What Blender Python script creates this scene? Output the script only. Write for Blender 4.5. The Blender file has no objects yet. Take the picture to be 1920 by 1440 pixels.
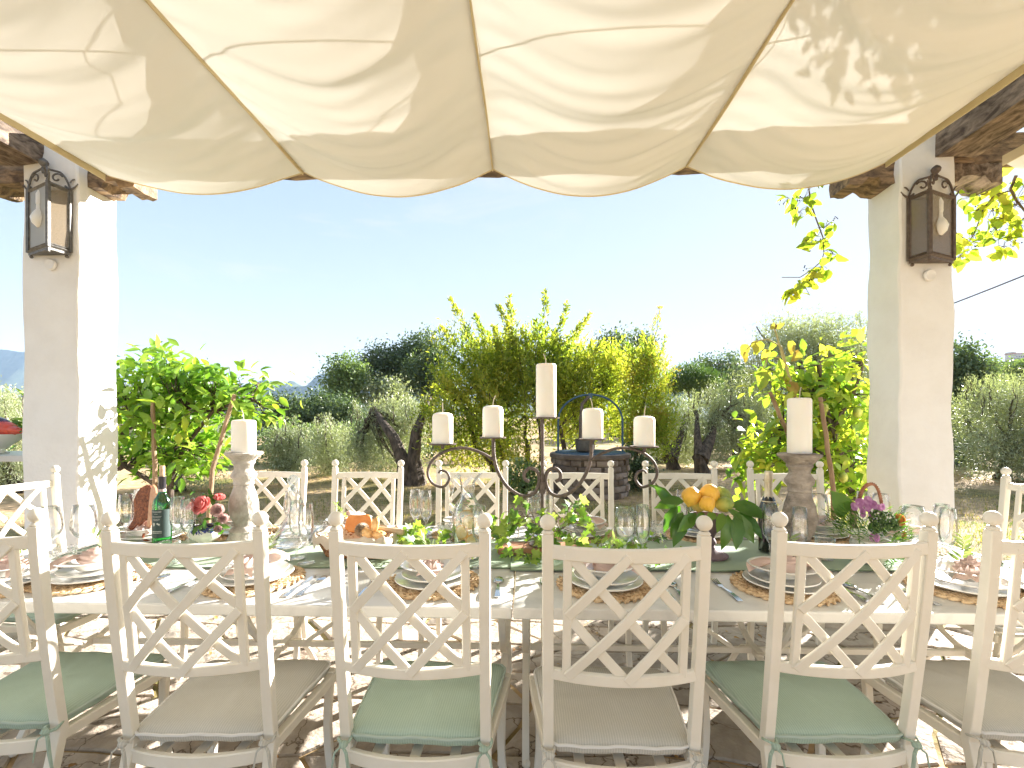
import bpy, math, random
import numpy as np
from mathutils import Vector, Matrix
random.seed(7); RNG = np.random.default_rng(11)
S = bpy.context.scene
COL = S.collection
PI = math.pi

# ------------------------------------------------------------------ camera
YAW = math.radians(1.7); CAMZ = 1.34; FPX = 880.0; HOR = 785.0
cd = bpy.data.cameras.new('camera'); cam = bpy.data.objects.new('camera', cd); COL.objects.link(cam)
cam.location = (0, 0, CAMZ); cam.rotation_euler = (PI/2, 0, YAW)
cd.sensor_width = 36.0; cd.lens = 36.0*FPX/1920.0; cd.shift_y = (HOR-720.0)/1920.0
cd.clip_start = 0.05; cd.clip_end = 20000
S.camera = cam

# ------------------------------------------------------------------ sun, sky, exposure
SUN_AZ = math.radians(47); SUN_EL = math.radians(19.5)
S2 = Vector((math.sin(SUN_AZ)*math.cos(SUN_EL), math.cos(SUN_AZ)*math.cos(SUN_EL), math.sin(SUN_EL)))
ld = bpy.data.lights.new('sun', 'SUN'); ld.energy = 4.0; ld.angle = math.radians(0.5); ld.color = (1.0, 0.915, 0.79)
sun = bpy.data.objects.new('sun', ld); COL.objects.link(sun)
sun.rotation_euler = S2.to_track_quat('Z', 'Y').to_euler()
w = bpy.data.worlds.new('World'); S.world = w; w.use_nodes = True
nt = w.node_tree; nt.nodes.clear()
sky = nt.nodes.new('ShaderNodeTexSky'); sky.sky_type = 'NISHITA'; sky.sun_disc = False
sky.sun_elevation = SUN_EL; sky.sun_rotation = SUN_AZ; sky.air_density = 1.0; sky.dust_density = 0.15; sky.ozone_density = 0.7
bg = nt.nodes.new('ShaderNodeBackground'); bg.inputs['Strength'].default_value = 0.05
out = nt.nodes.new('ShaderNodeOutputWorld')
# a few thin wisps of cloud mixed into the sky itself
tc = nt.nodes.new('ShaderNodeTexCoord'); mp = nt.nodes.new('ShaderNodeMapping'); mp.inputs['Scale'].default_value = (1.2, 1.2, 5.0)
no = nt.nodes.new('ShaderNodeTexNoise'); no.inputs['Scale'].default_value = 2.85; no.inputs['Detail'].default_value = 9; no.inputs['Roughness'].default_value = .62; no.inputs['Distortion'].default_value = .5
cr = nt.nodes.new('ShaderNodeValToRGB'); cr.color_ramp.elements[0].position = .56; cr.color_ramp.elements[1].position = .80
cr.color_ramp.elements[1].color = (.55, .55, .55, 1)
mx = nt.nodes.new('ShaderNodeMix'); mx.data_type = 'RGBA'; mx.inputs[7].default_value = (4.4, 4.5, 4.6, 1)
L = nt.links.new
L(tc.outputs['Generated'], mp.inputs[0]); L(mp.outputs[0], no.inputs['Vector']); L(no.outputs['Fac'], cr.inputs[0])
L(cr.outputs[0], mx.inputs[0]); L(sky.outputs[0], mx.inputs[6]); 
# soft shoulder over the whole sky, as film keeps it: a*x/(x+b)
v1 = nt.nodes.new('ShaderNodeVectorMath'); v1.operation = 'ADD'; v1.inputs[1].default_value = (1.4, 1.4, 1.4)
v2 = nt.nodes.new('ShaderNodeVectorMath'); v2.operation = 'DIVIDE'
v3 = nt.nodes.new('ShaderNodeVectorMath'); v3.operation = 'SCALE'; v3.inputs['Scale'].default_value = 2.85
L(mx.outputs[2], v1.inputs[0]); L(mx.outputs[2], v2.inputs[0]); L(v1.outputs[0], v2.inputs[1]); L(v2.outputs[0], v3.inputs[0]); L(v3.outputs[0], bg.inputs[0]); L(bg.outputs[0], out.inputs[0])
S.view_settings.view_transform = 'Standard'; S.view_settings.look = 'None'
S.view_settings.exposure = 3.05; S.view_settings.gamma = 1; S.view_settings.use_curve_mapping = False
S.view_settings.use_white_balance = True; S.view_settings.white_balance_temperature = 6000; S.view_settings.white_balance_tint = 11
try:
    S.cycles.use_denoising = True; S.cycles.denoiser = 'OPENIMAGEDENOISE'
except Exception: pass
S.cycles.max_bounces = 10; S.cycles.transparent_max_bounces = 24; S.cycles.transmission_bounces = 8
S.cycles.diffuse_bounces = 5; S.cycles.glossy_bounces = 4; S.cycles.volume_bounces = 0
S.cycles.sample_clamp_indirect = 6; S.cycles.caustics_reflective = False; S.cycles.caustics_refractive = False

# ------------------------------------------------------------------ where things stand
def at(px, py, Y):                       # the place seen at photo pixel (px, py) that lies Y metres out
    u = (px-960)/FPX; v = (HOR-py)/FPX
    dx = u*math.cos(YAW)-math.sin(YAW); dy = u*math.sin(YAW)+math.cos(YAW)
    t = Y/dy
    return Vector((dx*t, Y, CAMZ+v*t))
def xat(px, Y): return at(px, HOR, Y).x
TZ = 0.72                                # table top height
def tab(px, py):                         # place on the table top
    u = (px-960)/FPX; v = (HOR-py)/FPX
    t = (TZ-CAMZ)/v
    return Vector(((u*math.cos(YAW)-math.sin(YAW))*t, (u*math.sin(YAW)+math.cos(YAW))*t, TZ))

# ------------------------------------------------------------------ materials
MATS = {}
def _m(name):
    m = bpy.data.materials.new(name); m.use_nodes = True
    t = m.node_tree; b = t.nodes['Principled BSDF']
    MATS[name] = m
    return m, t, b
def mat(name, c, rough=.6, c2=None, scale=8, detail=6, bump=0, bscale=None, metal=0, spec=.5, lo=.4, hi=.65, stretch=None, island=False, distort=0, coat=0):
    m, t, b = _m(name); N = t.nodes.new; K = t.links.new
    b.inputs['Roughness'].default_value = rough; b.inputs['Metallic'].default_value = metal
    b.inputs['Specular IOR Level'].default_value = spec
    if coat: b.inputs['Coat Weight'].default_value = coat
    b.inputs['Base Color'].default_value = (*c, 1)
    co = N('ShaderNodeTexCoord'); vec = co.outputs['Object']
    if stretch:
        mp = N('ShaderNodeMapping'); mp.inputs['Scale'].default_value = stretch; K(vec, mp.inputs[0]); vec = mp.outputs[0]
    if c2 is not None:
        n = N('ShaderNodeTexNoise'); n.inputs['Scale'].default_value = scale; n.inputs['Detail'].default_value = detail; n.inputs['Distortion'].default_value = distort
        n.inputs['Roughness'].default_value = .6
        K(vec, n.inputs['Vector'])
        r = N('ShaderNodeValToRGB'); r.color_ramp.elements[0].position = lo; r.color_ramp.elements[1].position = hi
        r.color_ramp.elements[0].color = (*c, 1); r.color_ramp.elements[1].color = (*c2, 1)
        if island:
            g = N('ShaderNodeNewGeometry'); oi = N('ShaderNodeObjectInfo')
            ad = N('ShaderNodeMath'); ad.operation = 'ADD'; K(g.outputs['Random Per Island'], ad.inputs[0]); K(oi.outputs['Random'], ad.inputs[1])
            fr = N('ShaderNodeMath'); fr.operation = 'FRACT'; K(ad.outputs[0], fr.inputs[0])
            ma = N('ShaderNodeMath'); ma.operation = 'MULTIPLY_ADD'; ma.inputs[1].default_value = .45; K(fr.outputs[0], ma.inputs[0])
            sb = N('ShaderNodeMath'); sb.operation = 'SUBTRACT'; sb.inputs[1].default_value = .22; K(n.outputs['Fac'], sb.inputs[0])
            K(sb.outputs[0], ma.inputs[2]); K(ma.outputs[0], r.inputs[0])
        else: K(n.outputs['Fac'], r.inputs[0])
        K(r.outputs[0], b.inputs['Base Color'])
    if bump:
        n2 = N('ShaderNodeTexNoise'); n2.inputs['Scale'].default_value = bscale or scale*4; n2.inputs['Detail'].default_value = 6; K(vec, n2.inputs['Vector'])
        bp = N('ShaderNodeBump'); bp.inputs['Strength'].default_value = bump; bp.inputs['Distance'].default_value = .01
        K(n2.outputs['Fac'], bp.inputs['Height']); K(bp.outputs[0], b.inputs['Normal'])
    return m
def leaf_mat(name, cols, trans=.45, gloss=.35, patch=.6, rough=.5, sat_t=1.25, tint=(1.02, 1.12, .42)):
    """leaf: colour by leaf and by patch of the crown; light comes through it"""
    m = bpy.data.materials.new(name); m.use_nodes = True; t = m.node_tree; t.nodes.clear(); N = t.nodes.new; K = t.links.new
    o = N('ShaderNodeOutputMaterial'); g = N('ShaderNodeNewGeometry'); oi = N('ShaderNodeObjectInfo'); co = N('ShaderNodeTexCoord')
    n = N('ShaderNodeTexNoise'); n.inputs['Scale'].default_value = patch; n.inputs['Detail'].default_value = 3; K(g.outputs['Position'], n.inputs['Vector'])
    ad = N('ShaderNodeMath'); ad.operation = 'ADD'; K(g.outputs['Random Per Island'], ad.inputs[0]); K(oi.outputs['Random'], ad.inputs[1])
    fr = N('ShaderNodeMath'); fr.operation = 'FRACT'; K(ad.outputs[0], fr.inputs[0])
    ma = N('ShaderNodeMath'); ma.operation = 'MULTIPLY_ADD'; ma.inputs[1].default_value = .55; K(fr.outputs[0], ma.inputs[0])
    mb = N('ShaderNodeMath'); mb.operation = 'MULTIPLY_ADD'; mb.inputs[1].default_value = 1.3; mb.inputs[2].default_value = -.42; K(n.outputs['Fac'], mb.inputs[0])
    K(mb.outputs[0], ma.inputs[2])
    r = N('ShaderNodeValToRGB'); K(ma.outputs[0], r.inputs[0])
    els = r.color_ramp.elements
    while len(els) < len(cols): els.new(.5)
    for i, c in enumerate(cols):
        els[i].position = i/(len(cols)-1) if len(cols) > 1 else 0
        els[i].color = (*c, 1)
    b = N('ShaderNodeBsdfPrincipled'); b.inputs['Roughness'].default_value = rough; b.inputs['Specular IOR Level'].default_value = gloss
    K(r.outputs[0], b.inputs['Base Color'])
    tr = N('ShaderNodeBsdfTranslucent'); gm = N('ShaderNodeMix'); gm.data_type = 'RGBA'; gm.blend_type = 'MULTIPLY'; gm.inputs[0].default_value = 1
    gm.inputs[7].default_value = (sat_t*tint[0], sat_t*tint[1], sat_t*tint[2], 1); K(r.outputs[0], gm.inputs[6]); K(gm.outputs[2], tr.inputs[0])
    mx = N('ShaderNodeMixShader'); mx.inputs[0].default_value = trans; K(b.outputs[0], mx.inputs[1]); K(tr.outputs[0], mx.inputs[2]); K(mx.outputs[0], o.inputs[0])
    MATS[name] = m
    return m
def cloth_mat(name, c, trans=.4, rough=.9, bump=.15, c2=None, scale=3, weave=600, rib=0):
    m, t, b = _m(name); N = t.nodes.new; K = t.links.new
    b.inputs['Base Color'].default_value = (*c, 1); b.inputs['Roughness'].default_value = rough; b.inputs['Specular IOR Level'].default_value = .15
    co = N('ShaderNodeTexCoord')
    if c2:
        n = N('ShaderNodeTexNoise'); n.inputs['Scale'].default_value = scale; n.inputs['Detail'].default_value = 5; K(co.outputs['Object'], n.inputs['Vector'])
        r = N('ShaderNodeValToRGB'); r.color_ramp.elements[0].color = (*c, 1); r.color_ramp.elements[1].color = (*c2, 1)
        r.color_ramp.elements[0].position = .35; r.color_ramp.elements[1].position = .7
        K(n.outputs['Fac'], r.inputs[0]); K(r.outputs[0], b.inputs['Base Color'])
    if rib:
        wv = N('ShaderNodeTexWave'); wv.inputs['Scale'].default_value = rib; wv.inputs['Distortion'].default_value = 1.5; wv.inputs['Detail'].default_value = 3; K(co.outputs['Object'], wv.inputs['Vector'])
        fl = N('ShaderNodeTexNoise'); fl.inputs['Scale'].default_value = 260; fl.inputs['Detail'].default_value = 3; K(co.outputs['Object'], fl.inputs['Vector'])
        am = N('ShaderNodeMath'); am.operation = 'ADD'; K(wv.outputs['Fac'], am.inputs[0]); K(fl.outputs['Fac'], am.inputs[1])
        mr_ = N('ShaderNodeMapRange'); mr_.inputs[1].default_value = .4; mr_.inputs[2].default_value = 1.6; mr_.inputs[3].default_value = .86; mr_.inputs[4].default_value = 1.08; K(am.outputs[0], mr_.inputs[0])
        sc_ = N('ShaderNodeVectorMath'); sc_.operation = 'SCALE'; K(b.inputs['Base Color'].links[0].from_socket, sc_.inputs[0]); K(mr_.outputs[0], sc_.inputs['Scale']); K(sc_.outputs[0], b.inputs['Base Color'])
    n2 = N('ShaderNodeTexNoise'); n2.inputs['Scale'].default_value = weave; K(co.outputs['Object'], n2.inputs['Vector'])
    bp = N('ShaderNodeBump'); bp.inputs['Strength'].default_value = bump; bp.inputs['Distance'].default_value = .002; K(n2.outputs['Fac'], bp.inputs['Height']); K(bp.outputs[0], b.inputs['Normal'])
    if trans:
        o = t.nodes['Material Output']; tr = N('ShaderNodeBsdfTranslucent'); tr.inputs[0].default_value = (*[min(1, x*1.02) for x in c], 1)
        mx = N('ShaderNodeMixShader'); mx.inputs[0].default_value = trans; K(b.outputs[0], mx.inputs[1]); K(tr.outputs[0], mx.inputs[2]); K(mx.outputs[0], o.inputs[0])
    return m
def glass_mat(name, tint=(1, 1, 1), dens=.0, rough=.02, bump=0):
    """thin glass wall: lets light through, mirrors the surroundings at grazing angles"""
    m = bpy.data.materials.new(name); m.use_nodes = True; t = m.node_tree; t.nodes.clear(); N = t.nodes.new; K = t.links.new
    o = N('ShaderNodeOutputMaterial'); lw = N('ShaderNodeLayerWeight'); lw.inputs['Blend'].default_value = .22
    tp = N('ShaderNodeBsdfTransparent'); tp.inputs[0].default_value = (*tint, 1)
    gl = N('ShaderNodeBsdfGlossy'); gl.inputs['Roughness'].default_value = rough; gl.inputs[0].default_value = (1, 1, 1, 1)
    mr = N('ShaderNodeMath'); mr.operation = 'MULTIPLY_ADD'; mr.inputs[1].default_value = .72; mr.inputs[2].default_value = .07; K(lw.outputs['Fresnel'], mr.inputs[0])
    mx = N('ShaderNodeMixShader'); K(mr.outputs[0], mx.inputs[0]); K(tp.outputs[0], mx.inputs[1]); K(gl.outputs[0], mx.inputs[2])
    if bump:
        co = N('ShaderNodeTexCoord'); vo = N('ShaderNodeTexVoronoi'); vo.inputs['Scale'].default_value = 110; K(co.outputs['Object'], vo.inputs['Vector'])
        bp = N('ShaderNodeBump'); bp.inputs['Strength'].default_value = 1; bp.inputs['Distance'].default_value = bump; K(vo.outputs['Distance'], bp.inputs['Height'])
        K(bp.outputs[0], gl.inputs['Normal']); K(bp.outputs[0], lw.inputs['Normal'])
    K(mx.outputs[0], o.inputs[0]); MATS[name] = m
    return m

def frosted(name, c, clear=.4):
    m = glass_mat(name, (.95, .95, .93), rough=.2); t = m.node_tree; o = t.nodes['Material Output'] if 'Material Output' in t.nodes else [n for n in t.nodes if n.type == 'OUTPUT_MATERIAL'][0]
    src = o.inputs[0].links[0].from_socket; d = t.nodes.new('ShaderNodeBsdfDiffuse'); d.inputs[0].default_value = (*c, 1); tr = t.nodes.new('ShaderNodeBsdfTranslucent'); tr.inputs[0].default_value = (*c, 1)
    a_ = t.nodes.new('ShaderNodeMixShader'); t.links.new(d.outputs[0], a_.inputs[1]); t.links.new(tr.outputs[0], a_.inputs[2])
    b_ = t.nodes.new('ShaderNodeMixShader'); b_.inputs[0].default_value = 1-clear; t.links.new(src, b_.inputs[1]); t.links.new(a_.outputs[0], b_.inputs[2]); t.links.new(b_.outputs[0], o.inputs[0])
    return m

# ------------------------------------------------------------------ mesh building
class MB:
    def __init__(s): s.v = []; s.f = []
    def add(s, vs, fs):
        o = len(s.v); s.v.extend([tuple(v) for v in vs]); s.f.extend([tuple(i+o for i in f) for f in fs]); return s
    def box(s, c, d, M=None):
        x, y, z = [k/2 for k in d]
        vs = [Vector((sx*x, sy*y, sz*z)) for sx in (-1, 1) for sy in (-1, 1) for sz in (-1, 1)]
        if M is not None: vs = [M @ v for v in vs]
        c = Vector(c)
        return s.add([v+c for v in vs], [(0, 1, 3, 2), (4, 6, 7, 5), (0, 4, 5, 1), (2, 3, 7, 6), (0, 2, 6, 4), (1, 5, 7, 3)])
    def tube(s, pts, r, n=8, closed=False, caps=True, flat=1.0):
        pts = [Vector(p) for p in pts]; m = len(pts)
        rs = [r]*m if not hasattr(r, '__len__') else list(r)
        vs = []; prev = None
        for i, p in enumerate(pts):
            if closed: tg = pts[(i+1) % m]-pts[i-1]
            else: tg = pts[min(i+1, m-1)]-pts[max(i-1, 0)]
            if tg.length < 1e-9: tg = Vector((0, 0, 1))
            tg.normalize()
            if prev is None:
                a = Vector((0, 0, 1)) if abs(tg.z) < .9 else Vector((0, 1, 0))
                nx = tg.cross(a).normalized()
            else:
                nx = (prev-tg*prev.dot(tg)); nx = nx.normalized() if nx.length > 1e-6 else tg.orthogonal().normalized()
            prev = nx; ny = tg.cross(nx)
            for k in range(n):
                an = 2*PI*k/n; vs.append(p+nx*(math.cos(an)*rs[i])+ny*(math.sin(an)*rs[i]*flat))
        fs = []
        for i in range(m if closed else m-1):
            j = (i+1) % m
            for k in range(n): fs.append((i*n+k, i*n+(k+1) % n, j*n+(k+1) % n, j*n+k))
        if caps and not closed: fs.append(tuple(range(n-1, -1, -1))); fs.append(tuple((m-1)*n+k for k in range(n)))
        return s.add(vs, fs)
    def sweep(s, pts, wd, th):
        """flat bar along pts; wd: half-width vectors, th: half-thickness vectors (one or per point)"""
        m = len(pts); W = [Vector(wd)]*m if not isinstance(wd, list) else [Vector(a) for a in wd]; T = [Vector(th)]*m if not isinstance(th, list) else [Vector(a) for a in th]
        vs = []
        for p, a, b in zip(pts, W, T):
            p = Vector(p); vs += [p-a-b, p+a-b, p+a+b, p-a+b]
        fs = [(0, 1, 2, 3)[::-1], tuple((m-1)*4+k for k in range(4))]
        for i in range(m-1):
            for k in range(4): fs.append((i*4+k, i*4+(k+1) % 4, i*4+4+(k+1) % 4, i*4+4+k))
        return s.add(vs, fs)
    def lathe(s, prof, n=20, c=(0, 0, 0), sx=1, sy=1, wob=0, ribs=0, ribd=0):
        vs = []; c = Vector(c)
        for r, z in prof:
            for k in range(n):
                a = 2*PI*k/n; rr = r*(1+ribd*math.cos(ribs*a)) if ribs else r
                if wob: rr *= 1+wob*math.sin(3*a+z*40)
                vs.append(c+Vector((rr*math.cos(a)*sx, rr*math.sin(a)*sy, z)))
        fs = []
        for i in range(len(prof)-1):
            for k in range(n): fs.append((i*n+k, i*n+(k+1) % n, i*n+n+(k+1) % n, i*n+n+k))
        if prof[0][0] > 1e-5: fs.append(tuple(range(n-1, -1, -1)))
        if prof[-1][0] > 1e-5 and not getattr(s, 'open', False): fs.append(tuple((len(prof)-1)*n+k for k in range(n)))
        return s.add(vs, fs)
    def ball(s, c, r, n=12, m=8, sc=(1, 1, 1), M=None, jit=0):
        vs = []; c = Vector(c)
        for i in range(m+1):
            th = PI*i/m
            for k in range(n):
                a = 2*PI*k/n; v = Vector((math.sin(th)*math.cos(a)*sc[0], math.sin(th)*math.sin(a)*sc[1], -math.cos(th)*sc[2]))*r
                if jit and 0 < i < m: v *= 1+random.uniform(-jit, jit)
                vs.append(c+(M @ v if M is not None else v))
        fs = []
        for i in range(m):
            for k in range(n): fs.append((i*n+k, i*n+(k+1) % n, i*n+n+(k+1) % n, i*n+n+k))
        return s.add(vs, fs)
    def prism(s, poly, d0, d1):
        """poly: 3D points of one face, offset by vectors d0 and d1"""
        n = len(poly); d0 = Vector(d0); d1 = Vector(d1)
        vs = [Vector(p)+d0 for p in poly]+[Vector(p)+d1 for p in poly]
        fs = [tuple(range(n-1, -1, -1)), tuple(range(n, 2*n))]+[(k, (k+1) % n, n+(k+1) % n, n+k) for k in range(n)]
        return s.add(vs, fs)
    def grid(s, fn, nu, nv):
        vs = [fn(i/nu, j/nv) for j in range(nv+1) for i in range(nu+1)]
        fs = [(j*(nu+1)+i, j*(nu+1)+i+1, (j+1)*(nu+1)+i+1, (j+1)*(nu+1)+i) for j in range(nv) for i in range(nu)]
        return s.add(vs, fs)
    def mesh(s, name, m, smooth=True):
        me = bpy.data.meshes.new(name); me.from_pydata(s.v, [], s.f); me.validate(); me.update()
        if m is not None: me.materials.append(m)
        if smooth: me.polygons.foreach_set('use_smooth', [True]*len(me.polygons))
        return me
def bevel(o, wd=.004, seg=2, ang=35):
    b = o.modifiers.new('bevel', 'BEVEL'); b.width = wd; b.segments = seg; b.limit_method = 'ANGLE'; b.angle_limit = math.radians(ang); b.harden_normals = False
    return o
def obj(name, mb, m=None, parent=None, smooth=True, loc=None, rot=None):
    me = mb if isinstance(mb, bpy.types.Mesh) else mb.mesh(name, m, smooth)
    o = bpy.data.objects.new(name, me); COL.objects.link(o)
    if parent is not None: o.parent = parent
    if loc is not None: o.location = loc
    if rot is not None: o.rotation_euler = rot
    if smooth and not isinstance(mb, bpy.types.Mesh):
        try: me.set_sharp_from_angle(angle=math.radians(38))
        except Exception: pass
    return o
def tag(o, label=None, cat=None, group=None, kind=None):
    if label: o['label'] = label
    if cat: o['category'] = cat
    if group: o['group'] = group
    if kind: o['kind'] = kind
    return o
def thing(name, label, cat, loc=(0, 0, 0), rz=0, group=None):
    o = bpy.data.objects.new(name, None); COL.objects.link(o); o.location = loc; o.rotation_euler = (0, 0, rz); o.empty_display_size = .1
    return tag(o, label, cat, group)
KIDS = {}
def copy_tree(o, loc=None, rot=None, label=None, parent=None):
    c = o.copy(); COL.objects.link(c); c.parent = parent
    if loc is not None: c.location = loc
    if rot is not None: c.rotation_euler = rot
    if label: c['label'] = label
    for ch in list(o.children): copy_tree(ch, parent=c)
    return c

# ------------------------------------------------------------------ leaves
def leaf_template(st, fold=.25, curl=.15):
    """stations (t, halfwidth): a leaf along +x, normal +z"""
    vs = []; fs = []
    for t, h in st: vs += [(t, h, fold*h-curl*t*t), (t, 0, -curl*t*t), (t, -h, fold*h-curl*t*t)]
    for i in range(len(st)-1):
        a = i*3; b = a+3
        fs += [(a, a+1, b+1, b), (a+1, a+2, b+2, b+1)]
    return np.array(vs, float), fs
LEMON = leaf_template([(0, .01), (.22, .19), (.5, .25), (.78, .16), (1, .005)], .35, .22)
SMALL = (np.array([(0, 0, 0), (.5, .17, .03), (1, 0, -.06), (.5, -.17, .03)], float), [(0, 1, 2), (0, 2, 3)])
NARROW = (np.array([(0, 0, 0), (.45, .1, .0), (1, 0, -.05), (.45, -.1, .0)], float), [(0, 1, 2, 3)])
ROUND = (np.array([(0, 0, 0), (.3, .3, .06), (.75, .27, .03), (1, 0, -.1), (.75, -.27, .03), (.3, -.3, .06)], float), [(0, 1, 2, 3), (0, 3, 4, 5)])
_iv = [(0, 0), (-.12, .26), (.12, .48), (.30, .26), (.62, .42), (.66, .17), (1, 0), (.66, -.17), (.62, -.42), (.30, -.26), (.12, -.48), (-.12, -.26)]
IVY = (np.array([(x, y, .18*abs(y)-.12*x*x) for x, y in _iv]+[(.3, 0, 0)], float), [(12, k, (k+1) % 12) for k in range(12)])
VINE = leaf_template([(0, .02), (.12, .26), (.4, .34), (.62, .25), (.8, .2), (1, .01)], .3, .3)
FERN = leaf_template([(0, .02), (.5, .06), (1, .01)], .2, .3)
def frames(d, up):
    d = d/np.maximum(np.linalg.norm(d, axis=1, keepdims=True), 1e-9)
    n = up-d*(up*d).sum(1, keepdims=True); n /= np.maximum(np.linalg.norm(n, axis=1, keepdims=True), 1e-9)
    return np.stack([d, np.cross(n, d), n], axis=2)
def leaf_mesh(name, tpl, P, D, U, L_, m):
    V, F = tpl; n = len(P); fr = frames(D, U); nv = len(V)
    W = np.einsum('nij,vj->nvi', fr, V)*np.asarray(L_).reshape(-1, 1, 1)+P[:, None, :]
    W = W.reshape(-1, 3)
    me = bpy.data.meshes.new(name); lens = np.array([len(f) for f in F]); tot = lens.sum()
    base = np.concatenate([np.array(f) for f in F])
    idx = (base[None, :]+(np.arange(n)*nv)[:, None]).reshape(-1)
    starts = (np.concatenate([[0], np.cumsum(lens)[:-1]])[None, :]+(np.arange(n)*tot)[:, None]).reshape(-1)
    me.vertices.add(n*nv); me.vertices.foreach_set('co', W.reshape(-1))
    me.loops.add(n*tot); me.loops.foreach_set('vertex_index', idx.astype(np.int32))
    me.polygons.add(n*len(F)); me.polygons.foreach_set('loop_start', starts.astype(np.int32))
    try: me.polygons.foreach_set('loop_total', np.tile(lens, n).astype(np.int32))
    except Exception: pass
    me.update(calc_edges=True); me.validate()
    if m: me.materials.append(m)
    return me
def rdir(n): 
    v = RNG.normal(size=(n, 3)); return v/np.linalg.norm(v, axis=1, keepdims=True)
def blob_points(blobs, n, shell=.55):
    """points in ellipsoids, pushed towards their skins"""
    vol = np.array([b[1][0]*b[1][1]*b[1][2] for b in blobs])**.75; k = RNG.choice(len(blobs), n, p=vol/vol.sum())
    C = np.array([b[0] for b in blobs], float)[k]; R = np.array([b[1] for b in blobs], float)[k]
    d = rdir(n); r = RNG.random(n)**(1/3); r = shell+(1-shell)*r if shell else r
    r = np.where(RNG.random(n) < .3, RNG.random(n)**.5, r)
    return C+d*R*r[:, None], d
def wander(a, b, n=7, j=.08):
    a = np.array(a, float); b = np.array(b, float); L0 = np.linalg.norm(b-a); out = []
    off = np.zeros(3)
    for i in range(n+1):
        t = i/n; off = off*.6+RNG.normal(size=3)*j*L0*.5
        out.append(a+(b-a)*t+off*math.sin(PI*t))
    return out
from mathutils import noise
# ------------------------------------------------------------------ palette
M_white = mat('lime_plaster', (.84, .825, .79), .9, (.74, .715, .67), 3.2, 9, .5, 24, lo=.42, hi=.9)
M_wood = mat('old_beam_wood', (.075, .052, .036), .9, (.36, .27, .19), 13, 10, 1.0, 45, lo=.38, hi=.68, stretch=(1.6, .6, 1.6), distort=.4)
M_woodx = mat('lichen_beam_wood', (.10, .07, .05), .9, (.40, .27, .15), 13, 10, 1.0, 45, lo=.38, hi=.68, stretch=(.6, 1.6, 1.6), distort=.4)
M_sail = cloth_mat('cream_canvas', (.82, .81, .755), .095, .95, .1)
M_hem = cloth_mat('canvas_hem', (.70, .60, .38), .25, .95, .1)
M_bark = mat('tree_bark', (.045, .032, .022), .9, (.15, .11, .08), 16, 8, 1, 40, stretch=(1, 1, .35))
M_barkl = mat('pale_stake_bark', (.24, .155, .09), .85, (.38, .26, .16), 18, 6, .7, 50, stretch=(1, 1, .3))
M_iron = mat('wrought_iron_grey', (.13, .125, .115), .55, (.21, .20, .185), 30, 4, .4, 90, metal=.55)
M_irond = mat('wrought_iron_brown', (.10, .075, .06), .6, (.165, .125, .10), 40, 4, .35, 120, metal=.3)
M_blue = mat('blue_painted_iron', (.03, .07, .12), .5, (.05, .11, .17), 20)
M_pane = frosted('dusty_lantern_glass', (.66, .65, .60), .42); M_pamb_refl = frosted('amber_and_reflection_glass', (.42, .33, .21), .55)
M_opal = mat('opal_bulb', (.82, .80, .74), .35)
M_brick = mat('terracotta', (.42, .17, .085), .8, (.55, .27, .15), 9, bump=.3)

# ------------------------------------------------------------------ ground
def gz(x, y):
    d = math.hypot(x, y); z = 0.
    a = max(0., min(1., (d-9.5)/40)); left = max(0., min(1., (4-x)/30))
    z -= 3.2*a*a*left
    z += 2.6*math.exp(-(((x+9)/14)**2+((y-46)/14)**2))
    if d > 60: z -= min((d-60)*.035, 26)
    if d > 9: z += .06*math.sin(x*.9+y*.4)*min(1, (d-9)/3)
    return z
vs = []; rad = [0, 1.5, 3, 4, 5, 6, 7, 8, 9, 10, 11, 12, 14, 16, 19, 22, 26, 30, 35, 40, 46, 54, 64, 80, 110, 160, 260, 500, 1000, 2200, 4400]
nk = 96
for r in rad:
    for k in range(nk):
        a = 2*PI*k/nk; x = r*math.sin(a); y = r*math.cos(a); vs.append((x, y, gz(x, y)))
fs = [(i*nk+k, i*nk+(k+1) % nk, i*nk+nk+(k+1) % nk, i*nk+nk+k) for i in range(len(rad)-1) for k in range(nk)]
g = MB(); g.add(vs, fs)
m, t, b = _m('dry_lawn'); N = t.nodes.new; K = t.links.new; b.inputs['Roughness'].default_value = .95; b.inputs['Specular IOR Level'].default_value = .1
geo = N('ShaderNodeNewGeometry')
n1 = N('ShaderNodeTexNoise'); n1.inputs['Scale'].default_value = .55; n1.inputs['Detail'].default_value = 7; K(geo.outputs['Position'], n1.inputs['Vector'])
n2 = N('ShaderNodeTexNoise'); n2.inputs['Scale'].default_value = 9; n2.inputs['Detail'].default_value = 8; K(geo.outputs['Position'], n2.inputs['Vector'])
r1 = N('ShaderNodeValToRGB'); e = r1.color_ramp.elements; e[0].position = .36; e[0].color = (.17, .18, .06, 1); e[1].position = .56; e[1].color = (.57, .42, .26, 1)
r2 = N('ShaderNodeValToRGB'); e = r2.color_ramp.elements; e[0].position = .3; e[0].color = (.55, .5, .42, 1); e[1].position = .7; e[1].color = (1.1, 1.05, 1, 1)
mm = N('ShaderNodeMix'); mm.data_type = 'RGBA'; mm.blend_type = 'MULTIPLY'; mm.inputs[0].default_value = 1
K(n1.outputs['Fac'], r1.inputs[0]); K(n2.outputs['Fac'], r2.inputs[0]); K(r1.outputs[0], mm.inputs[6]); K(r2.outputs[0], mm.inputs[7]); K(mm.outputs[2], b.inputs['Base Color'])
bp = N('ShaderNodeBump'); bp.inputs['Strength'].default_value = .6; bp.inputs['Distance'].default_value = .04; K(n2.outputs['Fac'], bp.inputs['Height']); K(bp.outputs[0], b.inputs['Normal'])
tag(obj('ground', g, m), kind='structure')

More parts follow.
